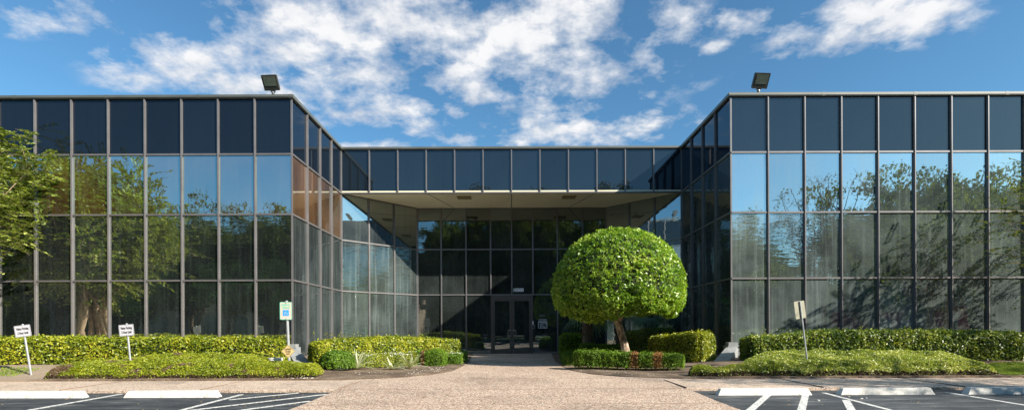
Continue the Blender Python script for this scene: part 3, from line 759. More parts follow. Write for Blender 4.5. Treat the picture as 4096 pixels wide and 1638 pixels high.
hedge('clipped_hedge', 'shaded hedge in the recess behind the topiary trunk', 'hedge', [(4.5, 20.2), (6.4, 20.2)], .9, [1.0, 1.04, 1.0], HR, .055, 2200, 6, group=GH)
hedge('clipped_hedge', 'dark green block hedge at the right side of the entrance walkway', 'hedge', [(2.1, 21.9), (3.45, 21.9)], 1.0, [.95, .96, .85], BX, .05, 2600, 7, group=GH)
hedge('low_hedge', 'dark shaded low hedge in front of the palms, left of the topiary trunk', 'hedge', [(2.75, 20.0), (4.3, 20.0)], .8, [.60, .55, .5], BX, .05, 2300, 8, group=GL)
hedge('low_hedge', 'small low hedge at the walkway edge behind the long box hedge', 'hedge', [(1.95, 16.6), (2.05, 18.9)], .5, [.34, .34], BX, .045, 2800, 9, group=GL)
hedge('low_hedge', 'low box hedge with two brown dead patches in front of the topiary tree', 'hedge', [(1.95, 15.35), (3.3, 14.75), (4.75, 14.15)], .52, [.57, .54, .50, .48, .44], BX, .042, 4200, 10, brown=((.545, .615), (.75, .83)), e=.22, group=GL, lifts=.10)
hedge('low_hedge', 'low box hedge with a brown patch left of the walkway', 'hedge', [(-3.15, 16.9), (-2.25, 16.7)], .75, [.50, .52, .50], BX, .042, 4000, 11, brown=((.28, .42),), e=.25, group=GL)
hedge('low_hedge', 'low flowering hedge along the left edge of the walkway', 'hedge', [(-1.98, 17.2), (-1.95, 19.5)], .5, [.34, .36], BX, .042, 3200, 12, group=GL, flowers=.12)
hedge('low_hedge', 'low flowering hedge behind the spider plants', 'hedge', [(-5.15, 15.1), (-4.3, 15.95), (-3.2, 16.9)], .85, [.32, .38, .44], M['cover'], .042, 3200, 13, group=GL, flowers=.10)
def shrub(name, label, x, z, rx, rz, h, mat, seed, leaf=.05, n=5000, lump=.12):
    rng = np.random.default_rng(seed); d = rng.normal(size=(n, 3)); d /= np.linalg.norm(d, axis=1, keepdims=True); d[:, 2] = np.abs(d[:, 2])
    r = 1+lump*wob(d[:, 0]*3+seed, d[:, 1]*3, d[:, 2]*3, 1.2)-rng.exponential(.06, n)
    P = np.stack([x+d[:, 0]*rx*r, z+d[:, 1]*rz*r, ground(x, z)+.04+d[:, 2]**.7*h*r], 1)
    mb = MB(); mb.leaves(P, d, leaf, rng, .55, .7, 0)
    d2 = []
    for i in range(9):
        for j in range(16):
            a = PI/2*i/8; b = 2*PI*j/16; d2.append((x+math.cos(a)*math.cos(b)*rx*.84, z+math.cos(a)*math.sin(b)*rz*.84, ground(x, z)+math.sin(a)**.7*h*.84))
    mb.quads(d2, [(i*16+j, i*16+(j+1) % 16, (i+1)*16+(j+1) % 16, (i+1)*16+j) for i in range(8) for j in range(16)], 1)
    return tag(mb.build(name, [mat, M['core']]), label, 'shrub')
shrub('round_shrub', 'small rounded bright green shrub in front of the left hedge, left of the spider plants', -4.98, 14.45, .50, .45, .50, BX, 3, .05, 6500)
shrub('small_shrub', 'little dark plant at the foot of the box hedge beside the walkway', 4.05, 15.3, .3, .25, .35, BX, 5, .05, 1500)

def cover(label, x0, x1, zf, zb, hgt, mat, seed, n, leaf=.05, brownband=.3, white=0.):
    """low ground cover: zb(x) gives the back edge"""
    rng = np.random.default_rng(seed); x = x0+(x1-x0)*rng.random(n)
    zbk = zb(x); t = rng.random(n)**1.3; z = zf+(zbk-zf)*t
    d = np.minimum(np.minimum(z-zf, (zbk-z)*2+.1), np.minimum(x-x0, x1-x)*.9)
    prof = np.sqrt(np.clip(1-(1-np.clip(d/.34, 0, 1))**2, 0, 1))
    gz = np.array([ground(a, b) for a, b in zip(x, z)])
    y = gz+hgt*prof*(1+.16*wob(x*1.5, z*1.5)+.08*wob(x*6, z*6))-rng.exponential(.02, n)
    # extra points down the front face
    m_ = int(n*.16); xf = x0+(x1-x0)*rng.random(m_); k = rng.random(m_)
    lim = np.sqrt(np.clip(1-(1-np.clip(np.minimum(xf-x0, x1-xf)*.9/.34, 0, 1))**2, 0, 1))
    yf = np.array([ground(a, zf+.05) for a in xf])+hgt*.62*k*lim
    P = np.concatenate([np.stack([x, z, y], 1), np.stack([xf, zf+.10*k**2+.03*rng.normal(size=m_), yf], 1)])
    Nn = np.concatenate([np.tile([0, -.25, 1.], (n, 1)), np.tile([0, -1, .4], (m_, 1))])
    g_ = np.concatenate([gz, yf-hgt*.62*k*lim])
    hfrac = (P[:, 2]-g_)/hgt
    mi = ((hfrac < brownband*(1+.5*wob(P[:, 0]*3, P[:, 1]))) & (rng.random(len(P)) < .8)).astype(int)
    wsel = (rng.random(len(P)) < white) & (mi == 0); mi[wsel] = 3
    mb = MB()
    for q_ in (0, 1, 3): mb.leaves(P[mi == q_], Nn[mi == q_], leaf, rng, .55, .8, q_)
    # dark core surface following the mound beneath the leaves
    nx, nz = int((x1-x0)/.15), 16; V = []
    for i in range(nx+1):
        xx = x0+.08+(x1-x0-.16)*i/nx; zz1 = float(zb(np.array([xx]))[0])
        for j in range(nz+1):
            zz = zf+.09+(zz1-zf-.12)*(j/nz)**1.5; dd = min(zz-zf-.06, (zz1-zz)*2+.1, (xx-x0)*.9, (x1-xx)*.9)
            V.append((xx, zz, ground(xx, zz)-.01+(hgt-.05)*math.sqrt(max(0, 1-(1-min(1, max(0, dd/.34)))**2))*(1+.16*float(wob(xx*1.5, zz*1.5)))))
    mb.quads(V, [(i*(nz+1)+j, i*(nz+1)+j+1, (i+1)*(nz+1)+j+1, (i+1)*(nz+1)+j)[::-1] for i in range(nx) for j in range(nz)], 2)
    o = mb.build('ground_cover', [mat, M['dry_stem'], M['core'], M['flower']]); return tag(o, label, 'ground cover', kind='stuff')
cover('bright yellow-green ground cover mound below the left wing', -11.8, -4.95, 12.78, lambda x: 12.95+1.45*np.clip((x+11.9)/2.2, 0, 1)**.8-1.05*np.clip((x+6.95)/.7, 0, 1), .33, M['cover'], 21, 42000, .046, .22)
cover('glossy green ground cover mound with whitish glints put into the leaf colour, below the right wing', 4.5, 12.25, 12.78, lambda x: 12.95+1.1+(-1.1+1.55*np.clip((x-5.9)/1.3, 0, 1)**.8)*np.clip((12.6-x)/2.0, 0, 1)**.8, .33, M['cover_right'], 22, 48000, .044, .30, .008)
rng = np.random.default_rng(91); mb = MB()
for k in range(46):
    x = rng.uniform(-6, -2.4) if k < 26 else rng.uniform(7.2, 14.5); z = np.interp(x, [-6.05, -4.9, -3.6, -2.05, 7, 15], [15.35, 16.2, 17.4, 18.6, 15.1, 14.85])+rng.uniform(-.35, .35)
    h0 = ground(x, z)+(.84 if x < 0 else .80); h1 = h0+rng.uniform(.08, .20); dx = rng.uniform(-.05, .05)
    mb.tube([(x, z, h0-.15), (x+dx*.5, z, (h0+h1)/2), (x+dx, z, h1)], [.005, .004, .002], 4, 1)
    m_ = 7; t = rng.random(m_)[:, None]; P = np.array([x, z, h0])+(np.array([x+dx, z, h1])-np.array([x, z, h0]))*t+rng.normal(size=(m_, 3))*.018
    mb.leaves(P, rng.normal(size=(m_, 3)), .05, rng, .5, .3)
tag(mb.build('stray_shoots', [M['hedge'], M['dry_stem']]), 'stray leafy shoots sticking up from the clipped hedges', 'shoots', kind='stuff')
# grass at the right edge and sparse weeds at the left
def grass(label, x0, x1, z0, z1, n, seed, hmax=.06):
    rng = np.random.default_rng(seed); x = x0+(x1-x0)*rng.random(n); z = z0+(z1-z0)*rng.random(n)
    keep = z < z1-.5*np.clip(1-(x-x0)/1., 0, 1)+.15*wob(x*2, z*2); x, z = x[keep], z[keep]
    y = np.array([ground(a, b) for a, b in zip(x, z)])
    P = np.stack([x, z, y+.02], 1); mb = MB()
    mb.leaves(P, np.tile([0, -.9, .5], (len(P), 1)), hmax, rng, .22, .8, 0, T=np.tile([0, 0, 1.], (len(P), 1)))
    return tag(mb.build('grass', [M['grass']]), label, 'grass', kind='stuff')
grass('patch of bright lawn grass at the right edge beside the ground cover', 12.45, 16.5, 12.75, 14.1, 26000, 31)
grass('sparse weeds on the bare soil at the left edge', -15.5, -12.9, 13.1, 14.0, 1600, 32, .07)

# spider plants
def spider(x, z, label, seed, n=34, r=.42):
    rng = random.Random(seed); mb = MB(); g0 = ground(x, z)
    for k in range(n):
        a = rng.uniform(0, 2*PI); ln_ = r*rng.uniform(.7, 1.15); lift = rng.uniform(.25, .85); w = .018
        pts = []
        for i in range(7):
            t = i/6; rr = ln_*t*(1-.3*lift); hh = ln_*(lift*1.5*t-.9*t*t*rng.uniform(.6, .8)*(1.15-lift))
            pts.append((x+rr*math.cos(a), z+rr*math.sin(a), g0+.02+max(hh, .005)))
        px, py = -math.sin(a), math.cos(a); V = []; w = .028
        for i, p in enumerate(pts):
            ww = w*(1-(i/6)**2)*(.6+.4*min(1, i/2)); V += [(p[0]-px*ww, p[1]-py*ww, p[2]), (p[0]+px*ww, p[1]+py*ww, p[2]+.004)]
        mb.quads(V, [(2*i, 2*i+1, 2*i+3, 2*i+2) for i in range(6)])
    return tag(mb.build('spider_plant', [M['spider']]), label, 'plant', 'variegated spider plants in the left bed')
spider(-4.50, 14.70, 'pale striped spider plant next to the small round shrub, leftmost of three', 1, 30, .60)
spider(-3.55, 14.95, 'pale striped spider plant in the middle of the left bed', 2, 26, .52)
spider(-3.10, 15.35, 'pale striped spider plant closest to the box hedge with the brown patch', 3, 30, .62)
spider(4.35, 15.6, 'single thin striped leaf clump behind the box hedge with two brown patches', 4, 5, .5)

# ------------------------------------------------------------------ trees
def bez(a, b, c, n): return [((1-t)**2*a[0]+2*t*(1-t)*b[0]+t*t*c[0], (1-t)**2*a[1]+2*t*(1-t)*b[1]+t*t*c[1], (1-t)**2*a[2]+2*t*(1-t)*b[2]+t*t*c[2]) for t in np.linspace(0, 1, n)]
def make_tree(name, label, cat, loc, H_, R_, stems=1, trunk_r=.2, crown0=.3, nb=60, leafn=20000, leaf=.13, mat='oak', bark='dark_bark', seed=0, mode='clump', spread=.0, clump=.55, sub=3, group=None, flat=.7):
    rng = np.random.default_rng(seed); rr = random.Random(seed)
    root = thing(name, label, cat, loc, group=group)
    tb = MB(); cz = H_*(crown0+(1-crown0)*.5); ch = H_*(1-crown0)*.5
    paths = []
    for k in range(stems):
        a = 2*PI*k/max(1, stems)+rr.uniform(-.5, .5); out_ = R_*rr.uniform(.25, .5) if stems > 1 else R_*.12
        bs = .22 if mode == 'spray' else .10; b0 = (bs*stems**.5*math.cos(a)*(stems > 1), bs*stems**.5*math.sin(a)*(stems > 1), -.15)
        c = (math.cos(a)*out_, math.sin(a)*out_, H_*rr.uniform(.72, .85))
        b = (c[0]*.25+rr.uniform(-.3, .3)*.5, c[1]*.25+rr.uniform(-.3, .3)*.5, H_*.42)
        p = bez(b0, b, c, 12); p = [(q[0]+.06*math.sin(i*1.7+k), q[1]+.06*math.cos(i*2.1+k), q[2]) for i, q in enumerate(p)]
        r0 = trunk_r*rr.uniform(.8, 1.1)/(stems**.5)
        rad = [r0*(1-.8*i/11)+(.35*r0 if i == 0 else 0) for i in range(12)]
        tb.tube(p, rad, 8); paths.append((p, rad))
    ends = []
    for k in range(nb):
        p, rad = rr.choice(paths); i = rr.randint(4, 11) if stems == 1 else rr.randint(3, 11)
        s = p[i]; u = rr.uniform(-1, 1); a = rr.uniform(0, 2*PI); f = rr.uniform(.55, 1)**.6
        # crown outline wobbles so it is not a smooth ball
        w = 1+.22*math.sin(a*3+seed)+.15*math.sin(u*5+a*2+seed)
        e = (R_*f*w*math.sqrt(max(0, 1-u*u))*math.cos(a), R_*f*w*math.sqrt(max(0, 1-u*u))*math.sin(a), cz+ch*f*w*u*(1 if u > 0 else flat))
        mid = ((s[0]+e[0])/2, (s[1]+e[1])/2, (s[2]+e[2])/2+rr.uniform(0, .25)*R_*.4)
        pp = bez(s, mid, e, 6); r1 = rad[i]*.45
        r1 *= .5 if mode == 'spray' else 1; tb.tube(pp, [r1*(1-.8*j/5)+.004 for j in range(6)], 5, cap=False); ends.append((pp[-1], pp[-3]))
        for j in range(sub):
            q0 = pp[rr.randint(2, 5)]; dv = rng.normal(size=3)*[1, 1, .6]; dv /= np.linalg.norm(dv); ln_ = R_*rr.uniform(.15, .35)
            q2 = tuple(q0[m_]+dv[m_]*ln_ for m_ in range(3)); q1 = tuple(q0[m_]+dv[m_]*ln_*.5+rr.uniform(-.05, .08) for m_ in range(3))
            tb.tube([q0, q1, q2], [r1*.3+.004, r1*.2+.003, .003], 4, cap=False); ends.append((q2, q0))
            if mode == 'bare':
                for _ in range(4):
                    dv2 = dv*.7+rng.normal(size=3)*.6; st = q1 if rr.random() < .5 else q2; l2 = ln_*rr.uniform(.3, .6)
                    tb.tube([st, tuple(st[m_]+dv2[m_]*l2*.5+rr.uniform(-.03, .03) for m_ in range(3)), tuple(st[m_]+dv2[m_]*l2+rr.uniform(-.08, .08) for m_ in range(3))], [.012, .008, .003], 3, cap=False)
    tb.build('trunk', M[bark], root, smooth=True)
    cb = MB()
    if mode in ('clump', 'bare'):
        E_ = np.array([e for e, _ in ends]); idx = rng.integers(0, len(E_), leafn)
        d = rng.normal(size=(leafn, 3)); d /= np.linalg.norm(d, axis=1, keepdims=True)
        csz = clump*(.6+.8*rng.random(len(E_)))[idx]
        P = E_[idx]+d*(csz*rng.random(leafn)**.5)[:, None]*[1, 1, .7]
        cb.leaves(P, d+[0, 0, .4], leaf, rng, .6, .8)
    else:   # leafy sprays: paired leaves along arching twigs
        npair = 11
        for e, s in ends:
            for _ in range(int(max(1, leafn/len(ends)/(npair*2)))):
                o0 = np.array(e)+rng.normal(size=3)*.12*clump*4
                d0 = np.array(e)-np.array(s)+rng.normal(size=3)*.5; d0 /= np.linalg.norm(d0); d0[2] = d0[2]*.5+.12; d0 /= np.linalg.norm(d0)
                ln_ = rr.uniform(.45, .95); t = np.linspace(.08, 1, npair)
                side = np.cross(d0, [0, 0, 1]); side /= np.linalg.norm(side)+1e-6; up = np.cross(side, d0)
                C0 = o0+np.outer(t*ln_, d0)+np.outer(-.22*(t*ln_)**2, [0, 0, 1])
                for sg in (-1, 1):
                    cb.leaves(C0+side*sg*leaf*.5, np.tile(up, (npair, 1)), leaf, rng, .55, .35, T=np.tile(side*sg+d0*.5, (npair, 1)))
                cb.tube([C0[0]-d0*.1, C0[5], C0[-1]], [.006, .004, .002], 3, 1, cap=False)
    if mode != 'none': cb.build('crown', [M[mat], M[bark]], root)
    return root
make_tree('crape_myrtle', 'leafy multi-stemmed tree hanging in from the left edge of the photo', 'tree', (-16.85, 13.55, .1), 7.9, 2.45, 7, .40, .33, 190, 140000, .125, 'myrtle', 'bark', 4, 'spray', clump=.55, sub=4)
mr = make_tree('crape_myrtle', 'thin-leaved multi-stemmed tree whose twigs reach in at the right edge', 'tree', (16.45, 14.3, .1), 5.6, 2.15, 5, .24, .40, 50, 15000, .085, 'oak', 'bark', 9, 'spray', clump=.5, sub=3)
m0 = make_tree('young_tree', 'young multi-stemmed tree mirrored low beside the left corner of the recess', 'tree', (-16.6, -3, -.1), 6.3, 2.6, 4, .26, .36, 60, 15000, .15, 'myrtle', 'bark', 23, 'clump', clump=.42, group='young trees on the parking islands')
make_tree('bare_tree', 'nearly leafless branching tree mirrored against the sky in the right wing', 'tree', (16.5, 6.3, -.1), 9.2, 2.7, 3, .26, .45, 60, 1300, .12, 'oak', 'dark_bark', 17, 'bare', clump=.4, sub=4)
for (x, y, h, r, lab) in ((22.3, 5.2, 8.6, 3.0, 'evergreen right of the parking bays, mirrored in the middle of the right wing'), (27, 6.0, 9.6, 3.6, 'taller evergreen farther right beside the parking bays, mirrored at the right edge')):
    make_tree('evergreen_tree', lab, 'tree', (x, y, -.1), h, r, 1, .18, .42, 45, 5200, .13, 'oak', 'dark_bark', int(x), 'clump', clump=.5, group='evergreens beside the parking bays')
# oaks behind the camera, seen mirrored in the glass
o1 = make_tree('live_oak', 'dense live oak behind the parking lot, mirrored in the entrance glass', 'tree', (2, -10, -.1), 14.2, 6.6, 2, .55, .30, 200, 90000, .27, 'oak', 'dark_bark', 11, 'clump', clump=.85, group='live oaks mirrored in the glass')
o2 = make_tree('live_oak', 'broad live oak behind the parking lot, mirrored in the left wing', 'tree', (-20, -9.5, -.1), 10.4, 6.2, 3, .6, .42, 180, 80000, .25, 'oak', 'dark_bark', 12, 'clump', clump=.8, group='live oaks mirrored in the glass')
def copy_tree(src, loc, rz, sc, label):
    r = src.copy(); C.objects.link(r); r.location = loc; r.rotation_euler = (0, 0, rz); r.scale = (sc[0], sc[0], sc[1]); r['label'] = label
    for ch in list(src.children):
        c = ch.copy(); C.objects.link(c); c.parent = r
for src, x, y, rz, sc, lab in ((m0, -21, -4, 1.9, (1.1, 1.05), 'young tree mirrored low in the middle of the left wing'), (m0, -26.5, -3, 3.6, (.95, .95), 'young tree mirrored low left of the second visitor sign'), (m0, 19.6, -4, 5.1, (.95, .9), 'young tree mirrored low behind the right leaning sign'), (m0, 27.5, -5, .8, (1.05, 1.), 'young tree mirrored low at the right of the right wing'),
        (o1, -6.2, -11, 1.2, (.95, .96), 'live oak mirrored left of the entrance doors'), (o1, 10, -12, 2.6, (1.05, 1.05), 'tall live oak mirrored right of the entrance doors'),
        (o2, -29, -12, 2., (1, 1.03), 'live oak mirrored in the middle of the left wing'), (o2, -38, -9, 4., (1, 1.0), 'live oak mirrored at the far left of the left wing'), (o1, -13.5, -14, 3.3, (.8, .74), 'smaller live oak mirrored beside the left recess corner'),
        (o2, 19, -12, 5., (.8, .95), 'rounded live oak mirrored at the left of the right wing'), (o2, 33, -8, .7, (1.05, 1.22), 'live oak mirrored in the middle of the right wing'), (o1, 42, -9, 2.2, (1.1, .92), 'live oak mirrored at the right edge of the right wing'), (o2, 25, -20, 2.7, (1.2, .8), 'distant live oak mirrored low in the right wing'),
        (o1, -2.5, -15, 4.2, (1, 1.08), 'live oak mirrored behind the others above the entrance doors'), (o1, 6.5, -15, 5.3, (1, 1.06), 'live oak mirrored above the topiary tree in the entrance glass'),
        (o1, -50, -12, .4, (1.1, .9), 'live oak beyond the others at the far left of the parking lot')):
    copy_tree(src, (x, y, -.1), rz, sc, lab)

rng = np.random.default_rng(77); n = 60000
x = rng.uniform(-95, 95, n); hmx = 8.2+1.6*wob(x*.12, x*.05)+1.0*wob(x*.5, x*.3); t = rng.random(n)**.8; y = -36-7*rng.random(n)-2*wob(x*.3, t*3)
fw = MB(); fw.leaves(np.stack([x, y, hmx*t], 1), np.tile([0, .6, .6], (n, 1)), .55, rng, .6, .9)
xs = np.linspace(-96, 96, 120); V = []
for xx in xs: V += [(xx, -40, -.3), (xx, -40, 7.0+1.6*float(wob(xx*.12, xx*.05))+1.0*float(wob(xx*.5, xx*.3)))]
V += [(a, b-3, c) for a, b, c in V]
k_ = len(xs); fw.quads(V, [(2*i, 2*i+2, 2*i+3, 2*i+1) for i in range(k_-1)]+[(2*k_+2*i, 2*k_+2*i+1, 2*k_+2*i+3, 2*k_+2*i+2) for i in range(k_-1)]+[(2*i+1, 2*i+3, 2*k_+2*i+3, 2*k_+2*i+1) for i in range(k_-1)], 1)
tag(fw.build('horizon_screen_trees', [M['oak'], M['core']]), 'dark belt of trees added behind the lot to hide the bright horizon mirrored in the glass', 'woods', kind='stuff')  # unseen tree belt, added to keep the bright horizon out of the reflections

# topiary tree
root = thing('topiary_tree', 'clipped dome-shaped topiary tree with a leaning mottled trunk', 'tree', (3.86, 17.0, .02))
tr = MB()
P_ = [(0, 0, -.1), (-.03, 0, .3), (-.12, 0, .75), (-.27, 0, 1.25), (-.40, 0, 1.6), (-.42, .02, 2.0)]
tr.tube(P_, [.165, .142, .128, .118, .11, .10], 12)
tr.tube([(-.30, 0, 1.4), (-.12, -.05, 1.75), (.15, -.1, 2.1), (.6, -.2, 2.5)], [.10, .08, .06, .04], 8)
for a in np.linspace(0, 2*PI, 10)[:-1]: tr.tube([(-.40, 0, 1.75), (-.3+.6*math.cos(a), .6*math.sin(a), 2.3), (-.15+1.5*math.cos(a), 1.5*math.sin(a), 2.75)], [.06, .045, .02], 6)
tr.build('trunk', M['mottled'], root, smooth=True)
rng = np.random.default_rng(5); cb = MB(); n = 36000
def dome(d, extra=0.):
    """point on the crown outline for unit directions d, centre (-.18,0,2.72) in tree space"""
    up = d[:, 2] > 0; e_ = np.where(up, .97, .72)
    a = 2.11*(1+.03*wob(d[:, 0]*2.5, d[:, 1]*2.5+1, d[:, 2]*2.2))
    c_ = np.where(up, 2.04, .92)
    hr = np.sqrt(d[:, 0]**2+d[:, 1]**2); ang = np.arctan2(np.abs(d[:, 2]), hr)
    rad = a*np.cos(ang)**e_; z = np.sign(d[:, 2])*c_*np.sin(ang)**e_
    # hollow in the underside round the trunk
    hol = (~up)*np.clip(1-((rad-.2)/1.5)**2, 0, 1)*(.02+.38*(d[:, 0] > -.12))
    z = z+hol+.13*np.where(up, 0, 1)*wob(d[:, 0]*3, d[:, 1]*3)
    k = np.where(hr > 1e-6, rad/np.maximum(hr, 1e-6), 0)
    return np.stack([d[:, 0]*k-.29, d[:, 1]*k, z+2.38], 1)
d = rng.normal(size=(n, 3)); d /= np.linalg.norm(d, axis=1, keepdims=True)
P = dome(d)
b_ = .05*wob(P[:, 0]*5, P[:, 1]*5, P[:, 2]*5, 1.2)+.055*wob(P[:, 0]*11, P[:, 1]*11, P[:, 2]*11, 1.1)-rng.exponential(.055, n)+.07*wob(P[:, 0]*8+3, P[:, 1]*8, P[:, 2]*8, 1.2)+(rng.random(n) < .006)*.14
P = P+d*b_[:, None]
# little tufts: leaves gather round shoot tips
nt_ = 5200; dt = rng.normal(size=(nt_, 3)); dt /= np.linalg.norm(dt, axis=1, keepdims=True); tp = dome(dt)+dt*(.045*wob(*(dome(dt)*5).T, 1.2)+.03+.035*rng.random(nt_))[:, None]
Pt = np.repeat(tp, 7, axis=0)+rng.normal(size=(nt_*7, 3))*.028; Dt = np.repeat(dt, 7, axis=0)
gap = wob(P[:, 0]*3.3, P[:, 1]*3.3, P[:, 2]*3.3, 1.4)+.35*rng.normal(size=n) > -.62; P, d = P[gap], d[gap]
gt = wob(Pt[:, 0]*3.3, Pt[:, 1]*3.3, Pt[:, 2]*3.3, 1.4)+.2*rng.normal(size=len(Pt)) > -.50; Pt, Dt = Pt[gt], Dt[gt]
cb.leaves(P, d, .065, rng, .5, .7); cb.leaves(Pt, Dt, .10, rng, .42, .9)
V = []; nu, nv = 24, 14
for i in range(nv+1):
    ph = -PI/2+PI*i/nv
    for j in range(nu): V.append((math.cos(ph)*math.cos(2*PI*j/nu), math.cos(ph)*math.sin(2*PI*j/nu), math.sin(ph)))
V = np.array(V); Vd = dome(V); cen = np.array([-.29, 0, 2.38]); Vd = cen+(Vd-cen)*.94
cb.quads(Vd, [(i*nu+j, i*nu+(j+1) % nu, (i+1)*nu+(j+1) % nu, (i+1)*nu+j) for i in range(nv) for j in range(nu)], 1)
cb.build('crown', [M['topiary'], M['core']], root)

# palms in the recess
def palm(x, z, h, label, seed, nf=22, fr=.75):
    rr = random.Random(seed); root = thing('fan_palm', label, 'palm', (x, z, ground(x, z)+.12), group='fan palms in the shaded recess')
    tb = MB(); tb.tube([(0, 0, -.1), (.02, 0, h*.5), (0, .02, h)], [.19, .21, .17], 10)
    for k in range(150):
        a = rr.uniform(0, 2*PI); zz = rr.uniform(.1, h); r0 = .19; ln_ = rr.uniform(.08, .22)
        tb.tube([(r0*math.cos(a), r0*math.sin(a), zz), ((r0+ln_*.6)*math.cos(a), (r0+ln_*.6)*math.sin(a), zz+rr.uniform(-.15, .1))], [.02, .006], 4)
    tb.build('trunk', M['dark_bark'], root)
    for k in range(nf):
        a = 2*PI*k/nf*2.4+rr.uniform(-.2, .2); el = R(rr.uniform(-55, 55)); pl = rr.uniform(.45, .7)
        d = Vector((math.cos(a)*math.cos(el), math.sin(a)*math.cos(el), math.sin(el))); c0 = Vector((0, 0, h)); c1 = c0+d*pl
        mb = MB(); mb.tube([c0, c1], [.014, .009], 5)
        sd = d.cross(Vector((0, 0, 1))).normalized(); up = sd.cross(d)
        for j in range(19):
            t = (j-9)/9*R(115); dd = d*math.cos(t)+sd*math.sin(t); ln_ = fr*rr.uniform(.85, 1)*(1-.25*abs(j-9)/9)
            q = dd.cross(up).normalized()*.014
            p1 = c1+dd*ln_*.6+up*.02; p2 = c1+dd*ln_-Vector((0, 0, .09+.1*rr.random()))
            mb.quads([c1-q*.3, c1+q*.3, p1+q, p1-q, p2+q*.1, p2-q*.1], [(0, 1, 2, 3), (3, 2, 4, 5)])
        mb.build('frond', M['palm'], root)
palm(3.05, 20.6, 1.85, 'fan palm with a shaggy trunk just left of the topiary trunk, in shade', 1, 26, .95)
palm(4.75, 22.3, 1.75, 'fan palm behind the topiary tree close to the diagonal glass', 2, 18, .7)
palm(5.75, 21.3, 1.65, 'fan palm nearest the right side wall of the recess', 3, 18, .7)

# ------------------------------------------------------------------ small things
def pebbles(label, spots, seed, size, mat='stone', name='pebbles', flatk=.5):
    rng = random.Random(seed); mb = MB()
    for x, z, h in spots:
        s_ = size*rng.uniform(.5, 1.3); a = rng.uniform(0, PI)
        pts = [(x+s_*math.cos(a+t)*rng.uniform(.7, 1), z+s_*.7*math.sin(a+t)*rng.uniform(.7, 1)) for t in np.linspace(0, 2*PI, 7)[:-1]]
        mb.prism(pts, h-.004, h+s_*flatk)
    return tag(mb.build(name, M[mat]), label, name.replace('_', ' '), kind='stuff')
rg = random.Random(3)
sp = []
for _ in range(50):
    x = rg.uniform(-5.7, -4.9); z = 12.62+rg.uniform(0, .22); sp.append((x, z, ground(x, z)))
for _ in range(26):
    x = rg.uniform(-2.55, -2.0); z = rg.uniform(14.6, 16.2); sp.append((x, z, ground(x, z)))
for _ in range(30):
    x = rg.uniform(-4.6, -2.4); z = rg.uniform(13.4, 15.3)
    if abs(x) > edge(z)+.1: sp.append((x, z, ground(x, z)))
for _ in range(26):
    z = rg.uniform(12.9, 15); x = edge(z)+rg.uniform(.05, 1.2); sp.append((x, z, ground(x, z)))
pebbles('white pebbles scattered along the edges of the planting beds', sp, 1, .016)
sp = [(rg.uniform(-10, -4), rg.uniform(9.9, 10.72)**1, -.13) for _ in range(60)]+[(rg.uniform(-10, 10), rg.uniform(7.8, 10.6), -.13) for _ in range(110)]
sp = [s_ for s_ in sp if abs(s_[0]) > 3.8]
pebbles('dry yellow leaves scattered on the asphalt', sp, 2, .018, 'dead_leaf', 'fallen_leaves', .15)
sp = [(rg.uniform(-3.4, 3.4), rg.uniform(8.5, 13), 0) for _ in range(24)]; sp = [(x, z, walk_h(z)+.004) for x, z, _ in sp]
pebbles('dark leaf litter on the aggregate walkway', sp, 4, .016, 'rust', 'leaf_litter', .12)
sp = [(rg.uniform(5, 10), rg.uniform(8.8, 9.9), -.13) for _ in range(7)]
pebbles('white stone chips lying on the asphalt', sp, 5, .03, 'stone', 'stone_chips')
mb = MB(); mb.prism([(.19*math.cos(t), .12*math.sin(t)) for t in np.linspace(0, 2*PI, 17)[:-1]], 0, .07)
o = mb.build('flat_stone', M['stone']); o.location = (-6.35, 13.6, ground(-6.35, 13.6)+.30); tag(o, 'flat white stone in the ground cover beside the yellow diamond sign', 'stone')
mb = MB(); mb.tube([(0, 0, -.02), (0, 0, .09)], .022, 10); mb.tube([(0, 0, .09), (0, 0, .105)], .032, 10)
o = mb.build('sprinkler_head', M['sign_black']); o.location = (5.15, 12.72, ground(5.15, 12.72)); tag(o, 'black sprinkler head at the edge of the right bed beside the box hedge', 'sprinkler')

# low tan building across the street, mirrored in the left wing
tb_ = thing('tan_building', 'low tan stucco building with dark windows across the lot, mirrored in the left wing', 'building', (-28, -27, -.13))
mb = MB(); mb.box(-16, 14, -6, 0, 0, 5.2); mb.box(-16.2, 14.2, -6.2, .25, 5.2, 5.7); w_ = mb.build('wall', M['tan_wall'], tb_)
for k in range(9):
    mb = MB(); x = -14+k*3.1; a = [(x+1.0*math.cos(t), 2.6+.6*math.sin(t)) for t in np.linspace(0, PI, 9)]
    mb.prism([(x-1, .9), (x+1, .9)]+a[0:], -.06, .02, T=Matrix.Rotation(PI/2, 4, 'X') @ Matrix.Scale(-1, 4, (0, 0, 1))); mb.build('window', M['win_dark'], tb_)

rb = thing('red_building', 'low red shopfront across the street, mirrored low in the right wing', 'building', (46, -25, -.13))
mb = MB(); mb.box(-5, 7, -6, 0, 0, 3.3); mb.build('wall', M['red_wall'], rb)
mb = MB(); mb.box(-5.2, 7.2, -6.2, .3, 3.3, 4.4); mb.build('roof', M['tan_wall'], rb)
for k in range(4):
    mb = MB(); mb.box(-4+k*2.7, -2.4+k*2.7, -.05, .03, .9, 2.4); mb.build('window', M['win_dark'], rb)

